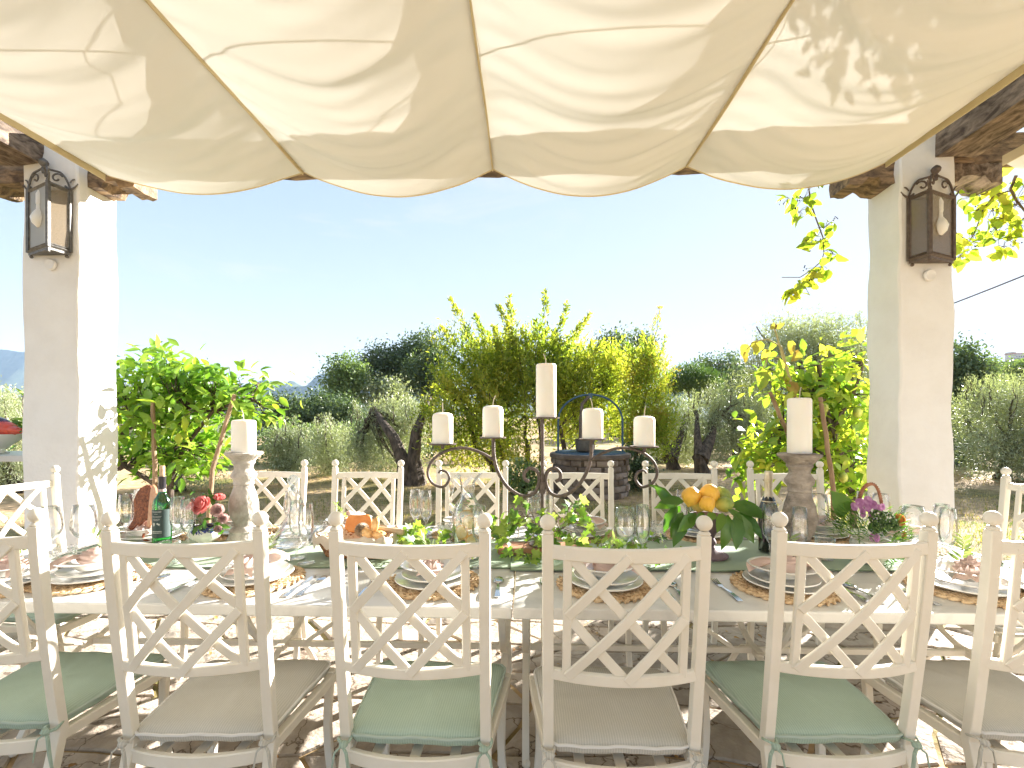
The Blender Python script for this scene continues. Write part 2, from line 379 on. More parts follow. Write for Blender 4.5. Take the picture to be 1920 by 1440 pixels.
# grass: straw and green blades on the lawn
def blades(name, n, area, mm_, hgt, dens=None):
    P = np.stack([RNG.uniform(area[0], area[1], n), RNG.uniform(area[2], area[3], n), np.zeros(n)], 1)
    if dens is not None: P = P[dens(P[:, 0], P[:, 1]) > RNG.random(len(P))]
    P[:, 2] = [gz(x, y) for x, y in P[:, :2]]
    D = rdir(len(P))*.55+np.array([0, 0, 1.]); U = rdir(len(P))
    return leaf_mesh(name, (np.array([(0, .06, 0), (0, -.06, 0), (.6, .035, .0), (1, 0, -.15)]), [(0, 1, 2), (1, 3, 2)]), P, D, U, RNG.uniform(.5, 1.2, len(P))*hgt, mm_)
M_straw = leaf_mat('straw_grass', [(.30, .23, .10), (.50, .37, .19), (.60, .47, .27)], .35, .2, 2)
M_green = leaf_mat('green_grass', [(.08, .13, .025), (.17, .22, .05), (.26, .24, .08)], .35, .2, 2)
yfall = lambda x, y: np.clip(1.5-(y-3)/7, .12, 1)
tag(obj('straw_grass', blades('straw_grass', 42000, (-7, 10, 3.35, 12.5), M_straw, .055, lambda x, y: yfall(x, y)), smooth=False), kind='stuff')
tag(obj('green_grass', blades('green_grass', 42000, (-5, 9, 3.25, 7.5), M_green, .055, lambda x, y: np.where(y < 3.7, .8, np.where((x > 2.2) & (y < 6.2), .75, .16+.3*(np.sin(x*1.7+y) > .5)))), smooth=False), kind='stuff')

# terrace of irregular flagstones
M_mortar = mat('sandy_joint', (.33, .27, .20), .95, (.45, .37, .28), 20, bump=.6)
M_flag = mat('flagstone', (.27, .215, .16), .9, (.46, .39, .31), 5.5, 12, 1.0, 30, lo=.30, hi=.60, island=False, distort=.6)
t = M_flag.node_tree; N = t.nodes.new; K = t.links.new; b = t.nodes['Principled BSDF']; geo = N('ShaderNodeNewGeometry'); src = b.inputs['Base Color'].links[0].from_socket
nz = N('ShaderNodeTexNoise'); nz.inputs['Scale'].default_value = 6; nz.inputs['Detail'].default_value = 5; K(geo.outputs['Position'], nz.inputs['Vector']); mxv = N('ShaderNodeVectorMath'); mxv.operation = 'MULTIPLY_ADD'; mxv.inputs[1].default_value = (.35, .35, 0); K(nz.outputs['Color'], mxv.inputs[0]); K(geo.outputs['Position'], mxv.inputs[2])
vo = N('ShaderNodeTexVoronoi'); vo.feature = 'DISTANCE_TO_EDGE'; vo.inputs['Scale'].default_value = 4.2; K(mxv.outputs[0], vo.inputs['Vector']); rr_ = N('ShaderNodeValToRGB'); rr_.color_ramp.elements[0].position = .004; rr_.color_ramp.elements[1].position = .022; rr_.color_ramp.elements[0].color = (.36, .30, .25, 1); K(vo.outputs['Distance'], rr_.inputs[0])
ml = N('ShaderNodeMix'); ml.data_type = 'RGBA'; ml.blend_type = 'MULTIPLY'; ml.inputs[0].default_value = 1; K(src, ml.inputs[6]); K(rr_.outputs[0], ml.inputs[7]); K(ml.outputs[2], b.inputs['Base Color'])
terr = tag(obj('terrace', MB().box((.4, .6, -.055), (10.6, 5.5, .10)), M_mortar), kind='structure')
nx, ny = 18, 11; X0, X1, Y0, Y1 = -4.9, 5.7, .1, 3.32
P = {}
for i in range(nx+1):
    for j in range(ny+1):
        x = X0+(X1-X0)*(i+(.5 if j % 2 else 0))/nx; y = Y0+(Y1-Y0)*j/ny
        P[i, j] = (x+random.uniform(-.12, .12), y+random.uniform(-.07, .07)) if 0 < j < ny else (x+random.uniform(-.12, .12), y+random.uniform(-.02, .05))
k = 0
def edge(a, b):
    random.seed(hash((round(a[0]+b[0], 3), round(a[1]+b[1], 3))) & 0xffff); return ((a[0]+b[0])/2+random.uniform(-.03, .03), (a[1]+b[1])/2+random.uniform(-.03, .03))
for i in range(nx):
    for j in range(ny):
        c = [P[i, j], P[i+1, j], P[i+1, j+1], P[i, j+1]]
        pts = []
        for q in range(4): pts += [c[q], edge(c[q], c[(q+1) % 4])]
        cx = sum(p[0] for p in pts)/8; cy = sum(p[1] for p in pts)/8
        random.seed(i*31+j); h = random.uniform(.004, .014); tx = random.uniform(-.012, .012); ty = random.uniform(-.012, .012)
        sh = lambda s, dz: [(cx+(x-cx)*s-cx, cy+(y-cy)*s-cy, h+dz+tx*(x-cx)+ty*(y-cy)+random.uniform(-.002, .002)) for x, y in pts]
        a = sh(.962, -.03); bb = sh(.962, -.004); cc_ = sh(.93, .002)
        q = MB(); vs = a+bb+cc_+[(0, 0, h+.004)]
        fs = [(o*8+e_, o*8+(e_+1) % 8, o*8+8+(e_+1) % 8, o*8+8+e_) for o in (0, 1) for e_ in range(8)]+[(16+e_, 16+(e_+1) % 8, 24) for e_ in range(8)]
        q.add(vs, fs)
        obj('paving_stone', q, M_flag, terr, loc=(cx, cy, 0)); k += 1
random.seed(5)

# fallen leaves on the terrace
M_dead = leaf_mat('dry_leaf', [(.14, .07, .03), (.32, .17, .06), (.45, .30, .09)], .2, .2, 3)
nf = 330
P_ = np.stack([RNG.uniform(-2.6, 3, nf), 3.3-2.0*RNG.random(nf)**1.4, np.full(nf, .020)], 1)
D = rdir(nf); D[:, 2] *= .1; U = rdir(nf)*.4+np.array([0, 0, 1])
tag(obj('fallen_leaves', leaf_mesh('fallen_leaves', VINE, P_, D, U, RNG.uniform(.010, .034, nf), M_dead)), kind='stuff')

# ------------------------------------------------------------------ pergola
def pillar(name, x0, x1, y0, y1, h, label):
    mb = MB(); n = 26
    for s in range(n):
        pass
    def ring(z): 
        j = lambda a: a+.006*math.sin(z*5.3+a*9)+.004*math.sin(z*13+a*4)
        out = []
        for (ax, ay), (bx, by) in (((x0, y0), (x1, y0)), ((x1, y0), (x1, y1)), ((x1, y1), (x0, y1)), ((x0, y1), (x0, y0))):
            for q in range(4): f = q/4; out.append((j(ax+(bx-ax)*f) if ax != bx or True else ax, j(ay+(by-ay)*f), z))
        return out
    vs = []
    for s in range(n+1): vs += ring(h*s/n)
    m_ = 16; fs = [(s*m_+q, s*m_+(q+1) % m_, s*m_+m_+(q+1) % m_, s*m_+m_+q) for s in range(n) for q in range(m_)]
    fs += [tuple(range(m_-1, -1, -1)), tuple(n*m_+q for q in range(m_))]
    mb.add(vs, fs); o = obj(name, mb, M_white); bevel(o, .014, 2, 50)
    return tag(o, label, 'pillar', 'white pillars of the pergola')
LX0, LX1, LY0, LY1 = -3.765, -3.335, 3.40, 3.74
RX0, RX1, RY0, RY1 = 2.760, 3.150, 3.55, 3.88
pillar('pillar', LX0, LX1, LY0, LY1, 3.46, 'white plastered pillar with sunlit right side, left of the table')
pillar('pillar', RX0, RX1, RY0, RY1, 3.46, 'white plastered pillar standing in shade, right of the table')

def rough_beam(pts_box, name, m_, label, cat='beam', group='rough wooden pergola beams', seg=18, axis=0, jit=.012, bolster=False):
    (x0, x1), (y0, y1), (z0, z1) = pts_box
    mb = MB(); a0, a1 = ((x0, x1) if axis == 0 else (y0, y1)); vs = []
    for s in range(seg+1):
        a = a0+(a1-a0)*s/seg; e = 0
        if bolster:
            dd = min(s, seg-s)/seg*(a1-a0); e = .055 if dd > .13 and dd < .26 else (.0 if dd <= .13 else .055); e = {True: .05, False: 0}[dd > .12]; e *= 1
        b0, b1 = ((y0, y1) if axis == 0 else (x0, x1))
        for (bb_, zz) in ((b0, z0+e), ((b0+b1)/2, z0+e), (b1, z0+e), (b1, (z0+z1)/2), (b1, z1), ((b0+b1)/2, z1), (b0, z1), (b0, (z0+z1)/2)):
            q = [random.uniform(-jit, jit) for _ in range(3)]
            vs.append((a+q[0], bb_+q[1], zz+q[2]) if axis == 0 else (bb_+q[1], a+q[0], zz+q[2]))
    fs = [(s*8+k, s*8+(k+1) % 8, s*8+8+(k+1) % 8, s*8+8+k) for s in range(seg) for k in range(8)]+[tuple(range(7, -1, -1)), tuple(seg*8+k for k in range(8))]
    mb.add(vs, fs); o = obj(name, mb, m_)
    return tag(o, label, cat, group)
rough_beam(((-3.98, -3.60), (-2.2, LY0-.004), (3.235, 3.435)), 'wooden_beam', M_wood, 'rough sunlit beam running out over the left pillar lantern', axis=1)
rough_beam(((3.02, 3.30), (-2.2, RY0-.004), (3.27, 3.50)), 'wooden_beam', M_wood, 'dark lichened beam running out over the right pillar lantern', axis=1)
rough_beam(((LX0-.55, RX1+3.2), (3.585, 3.70), (3.25, 3.455)), 'lintel_beam', M_woodx, 'long lintel beam across both pillars behind the sail edge', seg=60)
rough_beam(((LX1-.02, LX1+.36), (3.48, 3.70), (3.10, 3.245)), 'beam_bracket', M_woodx, 'lichened wooden bracket jutting right from the left pillar', seg=10, bolster=True, group='wooden brackets on the pillars', jit=.008)
rough_beam(((LX0-.42, LX0+.02), (3.48, 3.70), (3.10, 3.245)), 'beam_bracket', M_woodx, 'lichened wooden bracket jutting left from the left pillar', seg=10, bolster=True, group='wooden brackets on the pillars', jit=.008)
rough_beam(((RX0-.33, RX0+.02), (3.60, 3.84), (3.10, 3.245)), 'beam_bracket', M_woodx, 'lichened wooden bracket jutting left from the right pillar', seg=10, bolster=True, group='wooden brackets on the pillars', jit=.008)
rough_beam(((RX1-.02, RX1+.40), (3.60, 3.84), (3.10, 3.245)), 'beam_bracket', M_wood, 'dark wooden bracket jutting right from the right pillar', seg=10, bolster=True, group='wooden brackets on the pillars', jit=.008)
rough_beam(((3.38, 6.3), (2.75, 2.92), (3.50, 3.66)), 'wooden_beam', M_wood, 'dark crossbeam in shadow above the right hand sail', seg=16)

# ------------------------------------------------------------------ shade sail
YF = 3.47; YB = -2.0; SZ = 3.19
XS = [xat(210, YF)-.04, xat(570, YF), xat(925, YF), xat(1287, YF), xat(1660, YF)]
SAG = [.135, .175, .20, .165]
sail = thing('shade_sail', 'large cream canvas sail of four scalloped panels hung over the table', 'shade sail', (0, YF, SZ))
def panel(xa, xb, sag, seed):
    rr = random.Random(seed); ph = [rr.uniform(0, 6.28) for _ in range(8)]
    def fn(s, q):
        u = 2*s-1; y = YF+(YB-YF)*q**1.7; pr = 1-abs(u)**1.9
        fold = 0
        for i, (k, am) in enumerate(((2.3, .030), (5.1, .016), (9.7, .0085), (17., .0045), (26., .0028))):
            yy = y+ .42*(1-pr)*(.6+.4*math.sin(ph[i])) + .05*math.sin(u*2+ph[i])
            fold += am*math.sin(k*yy*1.55+ph[i])
        env = .25+.75*pr if pr > 0 else .25
        nz = 0
        for k, am in ((31., .0042), (47., .0030), (70., .0020)):
            v_ = Vector((xa*3+s*2.2+k, y*1.1, k*.3)); msk = max(0, noise.noise(v_)+.22)
            yy = y+.34*(1-pr)*(1-.35*u)+.10*noise.noise(Vector((s*2.5, y*2, k)))
            nz += am*msk*math.sin(k*yy*1.25+3*noise.noise(Vector((s*3+seed, y*3, 0))))
        edge_r = .006*math.exp(-((1-abs(u))/.09))*math.sin(y*38+ph[5])*(1-abs(u))/.05
        fold *= (1-abs(u)**6)*(.35+.65*min(1, (YF-y)/.4)) ; env = 1
        slack = .012*math.sin(y*1.3+ph[6])
        z = -sag*pr*(1+.1*math.sin(y*.9+ph[7]))+fold*env+edge_r*min(1, (YF-y)/.2)+slack*pr
        return (xa+(xb-xa)*s, y-YF, z+nz*(1-abs(u)**8)*(.3+.7*min(1, (YF-y)/.25)))
    return MB().grid(fn, 36, 260)
for i in range(4):
    o = obj('panel', panel(XS[i], XS[i+1], SAG[i], i+3), M_sail, sail)
    # rolled front hem
    mb = MB(); me_v = o.data.vertices
    mb.tube([me_v[k].co+Vector((0, .004, 0)) for k in range(37)], .006, 6); obj('front_hem', mb, M_hem, o)
for i, x in enumerate(XS):
    mb = MB(); pts = [(x+.004*math.sin(y*5), y-YF, .004*math.sin(y*3+i)) for y in np.linspace(YF-.01, YB, 40)]
    wd = .024 if 0 < i < 4 else .045
    mb.sweep(pts, (.004, 0, 0), (0, 0, wd)); obj('seam_batten', mb, M_hem, sail)
# neighbouring sail to the right
s2 = thing('shade_sail', 'corner of a second cream sail hanging right of the right pillar', 'shade sail', (3.42, YF, 3.2))
def fn2(s, q):
    u = 2*s-1; y = YF+(YB-YF)*q; pr = 1-abs(u)**1.9
    return (1.42*s, y-YF, -.19*pr-.02-.10*q*0+.012*math.sin(y*9+u*2)*pr)
obj('panel', MB().grid(fn2, 20, 80), M_sail, s2)
mb = MB(); mb.sweep([(0, y-YF, -.01) for y in np.linspace(YF, YB, 20)], (.004, 0, 0), (0, 0, .035)); obj('seam_batten', mb, M_hem, s2)
# wire above the sail (its shadow crosses the canvas)
mb = MB(); mb.tube([(-3.8+6.9*k/30, 2.62, 3.36-.05*math.sin(PI*k/30)) for k in range(31)], .0035, 6)
tag(obj('sail_wire', mb, M_iron), 'thin steel wire stretched above the canvas sail', 'wire')

# ------------------------------------------------------------------ lanterns
def lantern(loc, label, M_l, rz, M_pn, back):
    root = thing('wall_lantern', label, 'lantern', loc, 0, 'wrought iron wall lanterns')
    Wd, D, H = .160, .13, .47           # half width, depth, height; plan is a triangle with its edge towards the table
    A = Vector((-Wd, 0, 0)); B = Vector((rz, -D, 0)); C_ = Vector((Wd, 0, 0)); up = Vector((0, 0, 1))
    fr = MB()
    for p in (A, B, C_): fr.box(p+up*H/2, (.02, .02, H))
    for z in (.008, H-.012):
        for a, b in ((A, B), (B, C_), (A, C_)): fr.tube([a+up*z, b+up*z], .011, 4)
    obj('frame', fr, M_l, root)
    bot = MB(); bot.prism([A+up*-.012, B+up*-.012, C_+up*-.012], (0, 0, -.008), (0, 0, .008)); obj('base_plate', bot, M_l, root)
    for a, b, nm in ((A, B, 'pane'), (B, C_, 'pane')):
        d = (b-a); n_ = Vector((d.y, -d.x, 0)).normalized()
        pm = MB(); p0 = a+d*.09; p1 = b-d*.09
        pm.prism([p0+up*.03, p1+up*.03, p1+up*(H-.03), p0+up*(H-.03)], n_*-.0015, n_*.0015); obj(nm, pm, M_pn if a is A else M_pamb_refl, root)  # left lantern's second pane: brown of reflected wood put into the glass colour
        bz = MB()
        for q0, q1 in ((p0+up*.025, p1+up*.025), (p1+up*.025, p1+up*(H-.025)), (p1+up*(H-.025), p0+up*(H-.025)), (p0+up*(H-.025), p0+up*.025)): bz.tube([q0, q1], .0065, 4)
        obj('glazing_bar', bz, M_l, root)
    sc = MB()
    for p in (A, C_, B):
        sgn = -1 if p.x < 0 else 1; tgt = Vector((0, -.04, 0)); d = (p-tgt); dn = d.normalized(); L_ = d.length
        pts = []
        for k in range(15):           # arch from the corner up to the middle, ending in a scroll
            t = k/14; pts.append(tgt+dn*(L_*(1-t*.86))+up*(H+.005+.115*math.sin(PI*.5*min(1, t*1.9))**.8-.0*t+.028*max(0, t-.5)))
        sc.tube(pts, .0075, 6)
        cpos = tgt+dn*(L_*.50)+up*(H+.072)
        sp = [cpos+dn*(math.cos(a)*(.040-.0048*a))+up*(math.sin(a)*(.040-.0048*a)) for a in [.4+q*.5 for q in range(12)]]
        sc.tube(sp, .006, 6)
        cu = [p+up*(H+.0)+dn*(-.03+.016*q)+up*(.014*(q-2)**2*.35) for q in range(6)]; sc.tube(cu, [.008, .008, .008, .007, .005, .003], 6)
        cu = [p+up*(H+.06)+dn*(.0+.010*q)+up*(.006*q-.004*(q-2)**2) for q in range(4)]; sc.tube(cu, .005, 5)
    obj('scrollwork', sc, M_l, root)
    fi = MB(); fi.lathe([(.010, H+.10), (.016, H+.13), (.010, H+.145), (.027, H+.165), (.031, H+.18), (.024, H+.195), (.008, H+.208), (0, H+.21)], 14, (0, -.04, 0)); obj('finial', fi, M_l, root)
    for p in (A*.85, B*.95, C_*.85): ft = MB(); ft.ball(p+up*-.03, .012, 8, 6); ft.tube([p+up*-.02, p], .006, 6); obj('foot_knob', ft, M_l, root)
    if back: bk = MB(); bk.box((0, .006, H/2), (2*Wd, .008, H)); obj('back_plate', bk, mat('lantern_back', (.46, .37, .25), .6, (.56, .48, .36), 5), root)
    bl = MB(); bl.lathe([(.022, .16), (.05, .19), (.058, .225), (.045, .26), (.026, .29), (.024, .33)], 14, (.0, -.06, 0)); obj('bulb', bl, M_opal, root)
    bs = MB(); bs.lathe([(.028, .33), (.028, .40), (.016, .43)], 12, (.0, -.06, 0)); obj('bulb_holder', bs, M_opal, root)
    return root
p = at(92, 475, LY0); lantern((p.x+.015, LY0-.014, p.z+.0), 'grey iron lantern with one pale pane, one tinted as reflected wood, left pillar', M_iron, xat(90, LY0-.144)-p.x-.015, M_pane, False)
p = at(1743, 490, RY0); lantern((p.x, RY0-.014, p.z), 'brown iron lantern with amber panes on the right white pillar', M_irond, xat(1743, RY0-.144)-p.x, M_pamb_refl, True)
for px, py, Y, x, lb in ((98, 497, LY0, 0, 'round plaster cable cover under the lantern of the left pillar'), (1741, 517, RY0, 0, 'round plaster cable cover under the lantern of the right pillar')):
    p = at(px, py, Y); mb = MB(); mb.lathe([(.043, 0), (.043, .008), (.036, .016), (.030, .013), (0, .013)], 20)
    o = obj('cable_cover', mb, M_white, loc=(p.x, Y-.008, p.z), rot=(PI/2, 0, 0)); tag(o, lb, 'wall cap', 'plaster caps under the lanterns')

# ------------------------------------------------------------------ climbing vines
M_vine = leaf_mat('vine_leaf', [(.12, .19, .03), (.26, .35, .04), (.40, .44, .06), (.50, .38, .06)], .55, .3, 3, sat_t=1.3)
M_twig = mat('vine_twig', (.13, .09, .06), .8, (.2, .14, .09), 30)
M_berry = mat('vine_berry', (.02, .02, .035), .4)
VL = [leaf_mesh('vine_leaf', VINE, np.zeros((1, 3)), np.array([[1., 0, 0]]), np.array([[0, 0, 1.]]), [1.], M_vine) for _ in range(2)]
def vine(label, stems, nodes, loc, nb=4, size=(.075, .11), seed=1):
    rr = random.Random(seed); root = thing('climbing_vine', label, 'vine', loc, 0, 'sprays of climbing vine'); o = Vector(loc)
    mb = MB()
    for s, r in stems: mb.tube([Vector(q)-o for q in s], [r*(1-.6*k/len(s)) for k in range(len(s))], 6)
    tw = MB(); bb = MB()
    for c, n, sp in nodes:
        c = Vector(c)-o
        for k in range(n):
            d = Vector((rr.gauss(0, 1), rr.gauss(0, .8), rr.gauss(-.5, .8))).normalized()
            p = c+Vector((rr.gauss(0, sp), rr.gauss(0, sp), rr.gauss(-.3*sp, sp)))
            nrm = Vector((rr.gauss(0, .6), rr.gauss(-.8, .5), rr.gauss(.3, .5)))
            dx = d; nz = (nrm-dx*nrm.dot(dx)).normalized(); ny_ = nz.cross(dx); s = rr.uniform(*size)
            lf = bpy.data.objects.new('leaf', VL[k % 2]); COL.objects.link(lf); lf.parent = root
            lf.matrix_local = Matrix.Translation(p) @ Matrix((dx, ny_, nz)).transposed().to_4x4() @ Matrix.Scale(s, 4)
            tw.tube([c, (c+p)/2+Vector((0, 0, .01)), p], .0018, 4, caps=False)
        for k in range(nb):
            q = c+Vector((rr.gauss(0, sp*1.5), rr.gauss(0, sp), rr.gauss(0, sp)));
            for h in range(5): bb.ball(q+Vector((rr.gauss(0, .015), rr.gauss(0, .01), rr.gauss(0, .012))), .0055, 6, 4)
            tw.tube([c, (c+q)/2, q], .0013, 4, caps=False)
    obj('stem', mb, M_twig, root); tag(obj('tendrils', tw, M_twig, root)); obj('berries', bb, M_berry, root, loc=(0, 0, 0))['kind'] = 'stuff'
    return root
Yv = 3.78
A = lambda px, py, dy=0: at(px, py, Yv+dy)
vine('yellow green vine spray hanging below the sail left of the right pillar',
     [([A(1515, 340), A(1520, 380), A(1530, 410), A(1543, 445), A(1545, 475), A(1540, 490), A(1522, 506), A(1500, 520), A(1466, 520)], .006), ([A(1522, 506), A(1505, 528), A(1490, 545), A(1480, 555)], .004)],
     [(A(1508, 372), 12, .06), (A(1478, 372), 4, .03), (A(1498, 398), 6, .035), (A(1548, 425), 9, .045), (A(1525, 452), 7, .035), (A(1546, 455), 4, .03), (A(1556, 478), 4, .025), (A(1540, 500), 10, .045), (A(1525, 515), 6, .035), (A(1505, 535), 5, .03), (A(1488, 545), 7, .03), (A(1480, 556), 4, .015)], A(1515, 340), 1, seed=3)
vine('green vine spray hanging right of the right pillar under the second sail',
     [([A(1905, 330), A(1895, 355), A(1905, 375), A(1925, 400)], .012), ([A(1895, 358), A(1865, 365), A(1845, 390), A(1830, 430), A(1820, 450)], .006), ([A(1790, 435), A(1805, 445), A(1815, 455)], .004), ([A(1925, 405), A(1900, 425), A(1885, 430)], .005)],
     [(A(1828, 345), 4, .03), (A(1845, 365), 8, .05), (A(1878, 372), 10, .05), (A(1868, 345), 4, .03), (A(1832, 395), 7, .03), (A(1860, 395), 7, .05), (A(1880, 410), 12, .05), (A(1870, 440), 12, .05), (A(1882, 462), 8, .035), (A(1905, 385), 12, .06), (A(1912, 420), 10, .05), (A(1825, 440), 4, .02), (A(1818, 455), 10, .045), (A(1800, 480), 10, .04), (A(1795, 450), 4, .03), (A(1920, 350), 6, .05)], A(1905, 330), 1, seed=5)
# leafy vine growing on top of the pergola, right: shades the right hand sails
M_vdark = leaf_mat('vine_crown_leaf', [(.05, .09, .015), (.12, .17, .025), (.24, .26, .04)], .45, .3, 1.5)
root = thing('climbing_vine', 'dense dark vine growing over the pergola above the right hand beam', 'vine', (3.9, 3.0, 3.5), 0, 'sprays of climbing vine')
bl = [((4.3, 2.9, 3.95), (.9, 1.1, .32)), ((5.3, 3.3, 4.1), (.9, 1.0, .4)), ((3.75, 1.6, 3.86), (.5, .9, .24)), ((3.6, 3.4, 3.86), (.45, .4, .2)), ((4.6, 1.3, 3.95), (.8, .9, .3)), ((3.3, 2.5, 3.83), (.3, .6, .14)), ((2.9, 2.0, 3.80), (.25, .4, .1)), ((3.3, 3.5, 3.84), (.6, .45, .18)), ((2.75, 3.1, 3.78), (.45, .35, .12)), ((2.4, 2.7, 3.72), (.3, .3, .08)), ((3.0, 2.6, 3.8), (.5, .5, .14))]
P_, d_ = blob_points(bl, 6000, .3)
me = leaf_mesh('vine_foliage', VINE, P_-np.array([3.9, 3.0, 3.5]), d_+rdir(6000)*.8, rdir(6000)*.6+np.array([0, 0, 1.]), RNG.uniform(.06, .10, 6000), M_vdark)
tag(obj('foliage', me, parent=root), kind='stuff')
mb = MB()
for q in bl: mb.tube([Vector(v)-Vector((3.9, 3.0, 3.5)) for v in wander((3.9, 3.7, 3.63), q[0], 6)], .014, 6)
obj('stem', mb, M_twig, root)
o = Vector((3.9, 3.0, 3.5))
for pts in (((-.35, 3.5), (-.05, 3.0), (.05, 2.6), (.0, 2.3), (.1, 1.7), (.05, 1.0)), ((-1.9, 3.4), (-1.55, 3.0), (-1.62, 2.6), (-1.42, 2.2), (-1.45, 1.6), (-1.3, .8)), ((1.3, 3.5), (1.35, 3.0), (1.5, 2.6), (1.42, 2.2), (1.6, 1.6))):
    mb = MB(); mb.tube([Vector((x+random.uniform(-.03, .03), y, 3.30+random.uniform(0, .02)))-o for x, y in pts], .0022, 5); obj('strand', mb, M_twig, root)

# overhead cable
mb = MB(); a = at(1990, 488, 7.5); b = at(1340, 682, 24)
mb.tube([a+(b-a)*t_+Vector((0, 0, -.5*4*t_*(1-t_))) for t_ in np.linspace(0, 1, 30)], .012, 5)
tag(obj('overhead_cable', mb, M_irond), 'thin dark overhead cable sloping behind the right pillar', 'cable')
# ------------------------------------------------------------------ trees
M_olive = leaf_mat('olive_leaf', [(.15, .175, .10), (.29, .32, .20), (.45, .48, .32), (.60, .62, .46)], .28, .45, 1.2, sat_t=1.0)
M_pom = leaf_mat('pomegranate_leaf', [(.10, .16, .03), (.23, .29, .045), (.44, .44, .07), (.64, .53, .11)], .55, .35, 1.3, sat_t=1.25)
M_oak = leaf_mat('oak_leaf', [(.06, .095, .055), (.12, .17, .09), (.21, .26, .14)], .25, .35, .5, sat_t=1.0)
M_oakl = leaf_mat('light_tree_leaf', [(.12, .18, .07), (.22, .30, .12), (.34, .40, .18)], .3, .35, .5, sat_t=1.0)
M_pine = leaf_mat('pine_needle', [(0.045, 0.090, 0.030), (0.105, 0.180, 0.053), (0.210, 0.285, 0.090)], .25, .35, .6, sat_t=1.0)
M_lemon = leaf_mat('lemon_leaf', [(.08, .18, .025), (.18, .32, .04), (.32, .45, .06), (.50, .52, .08)], .48, .6, 2.2, rough=.35, sat_t=1.2)
M_lemony = leaf_mat('yellowing_lemon_leaf', [(.07, .15, .03), (.18, .30, .04), (.36, .43, .06), (.56, .50, .09)], .5, .5, 2.2, rough=.38, sat_t=1.25)
def gpos(px, Y): x = xat(px, Y); return Vector((x, Y, gz(x, Y)))
def crown(px0, px1, py0, py1, Y, n=6, ry=None, fill=.62):
    """ellipsoids filling a crown that spans these photo pixels at distance Y"""
    a = at(px0, py1, Y); b = at(px1, py0, Y); W = b.x-a.x; H = b.z-a.z; ry = ry or W*.42; out = []
    rr = random.Random(int(px0*7+py0))
    out.append(((a.x+W/2, Y, a.z+H*.48), (W*.36, ry*.8, H*.36)))
    for k in range(n):
        an = 2*PI*k/n+rr.uniform(-.3, .3); r = .58
        out.append(((a.x+W/2+math.cos(an)*W*.30, Y+rr.uniform(-.5, .5)*ry, a.z+H*.5+math.sin(an)*H*.29), (W*rr.uniform(.16, .24), ry*.5, H*rr.uniform(.16, .24))))
    return out
def tree(name, label, cat, base, blobs, mats, nleaf, leaf, tpl=SMALL, trunks=None, r0=.1, shell=.5, clump=None, up=.3, shoots=None, group=None, nlimb=10, droop=0, bark=None):
    base = Vector(base); root = thing(name, label, cat, base, 0, group); B = np.array(base)
    tr = MB(); tips = []
    cen = np.mean([b[0] for b in blobs], axis=0)
    if trunks is None: trunks = [[base, Vector(base)*.45+Vector(cen)*.55]]
    for tk in trunks:
        pts = tk if len(tk) > 2 else [Vector(p) for p in wander(tk[0], tk[1], 6, .07)]
        pts = [Vector(p)-base for p in pts]; m_ = len(pts)
        tr.tube([p+Vector((random.uniform(-1, 1), random.uniform(-1, 1), 0))*r0*.18 for p in pts], [r0*(1.25 if i == 0 else 1)*(1-.86*(i/(m_-1))**1.3)*random.uniform(.9, 1.12) for i in range(m_)], 9); tips.append(pts[-1])
    obj('trunk', tr, bark or M_bark, root)
    lim = MB()
    for k in range(nlimb):
        b = blobs[k % len(blobs)]; tgt = np.array(b[0])+RNG.normal(size=3)*np.array(b[1])*.35-B
        s = min(tips, key=lambda q: (Vector(tgt)-q).length); path = wander(s, tgt, 6, .09)
        lim.tube([Vector(p) for p in path], [r0*.42*(1-.8*i/6) for i in range(7)], 6)
    obj('limbs', lim, bark or M_bark, root)['kind'] = 'stuff'
    # foliage: leaves gathered in clumps so that gaps stay between them
    nc = max(12, nleaf//26); C, d = blob_points(blobs, nc, shell); sz = clump or leaf*2.2
    k = RNG.integers(0, nc, nleaf); P_ = C[k]+RNG.normal(size=(nleaf, 3))*sz*np.array([1, 1, .75])
    D = d[k]*.6+rdir(nleaf)+np.array([0, 0, up-droop]); U = rdir(nleaf)*.7+np.array([0, 0, 1.])
    Ls = RNG.uniform(.65, 1.25, nleaf)*leaf
    if shoots:
        sh = MB()
        for a_, b_, n_ in shoots:
            path = np.array(wander(a_, b_, 8, .05)); sh.tube([Vector(p)-base for p in path], [.012*(1-.8*i/8)*max(.35, min(1, leaf*14)) for i in range(9)], 5)
            t_ = RNG.random(n_)*8; i_ = np.minimum(t_.astype(int), 7); f_ = (t_-i_)[:, None]; q = path[i_]*(1-f_)+path[i_+1]*f_
            ax = np.array(b_, float)-np.array(a_, float); ax /= np.linalg.norm(ax)
            spread = leaf*(1.7*(1-t_/8)+.3)
            P_ = np.vstack([P_, q+rdir(n_)*spread[:, None]*.8]); D = np.vstack([D, ax*1.0+rdir(n_)*.9]); U = np.vstack([U, rdir(n_)+np.array([0, 0, .5])]); Ls = np.concatenate([Ls, RNG.uniform(.6, 1.15, n_)*leaf])
        obj('shoots', sh, bark or M_bark, root)['kind'] = 'stuff'
    o = obj('foliage', leaf_mesh('foliage', tpl, P_-B, D, U, Ls, mats), parent=root); tag(o, kind='stuff')
    return root
def shoots_up(px0, px1, py0, py1, Y, n, nl, hgt, dy=.6, lean=.12):
    out = []
    for k in range(n):
        px = random.uniform(px0, px1); y = Y+random.uniform(-dy, dy); b = at(px, random.uniform(py0, py1), y)
        a = b+Vector((random.uniform(-lean, lean), random.uniform(-lean, lean), -hgt*random.uniform(.6, 1.1)))
        out.append((a, b, nl))
    return out
G_o = 'olive trees around the lawn'
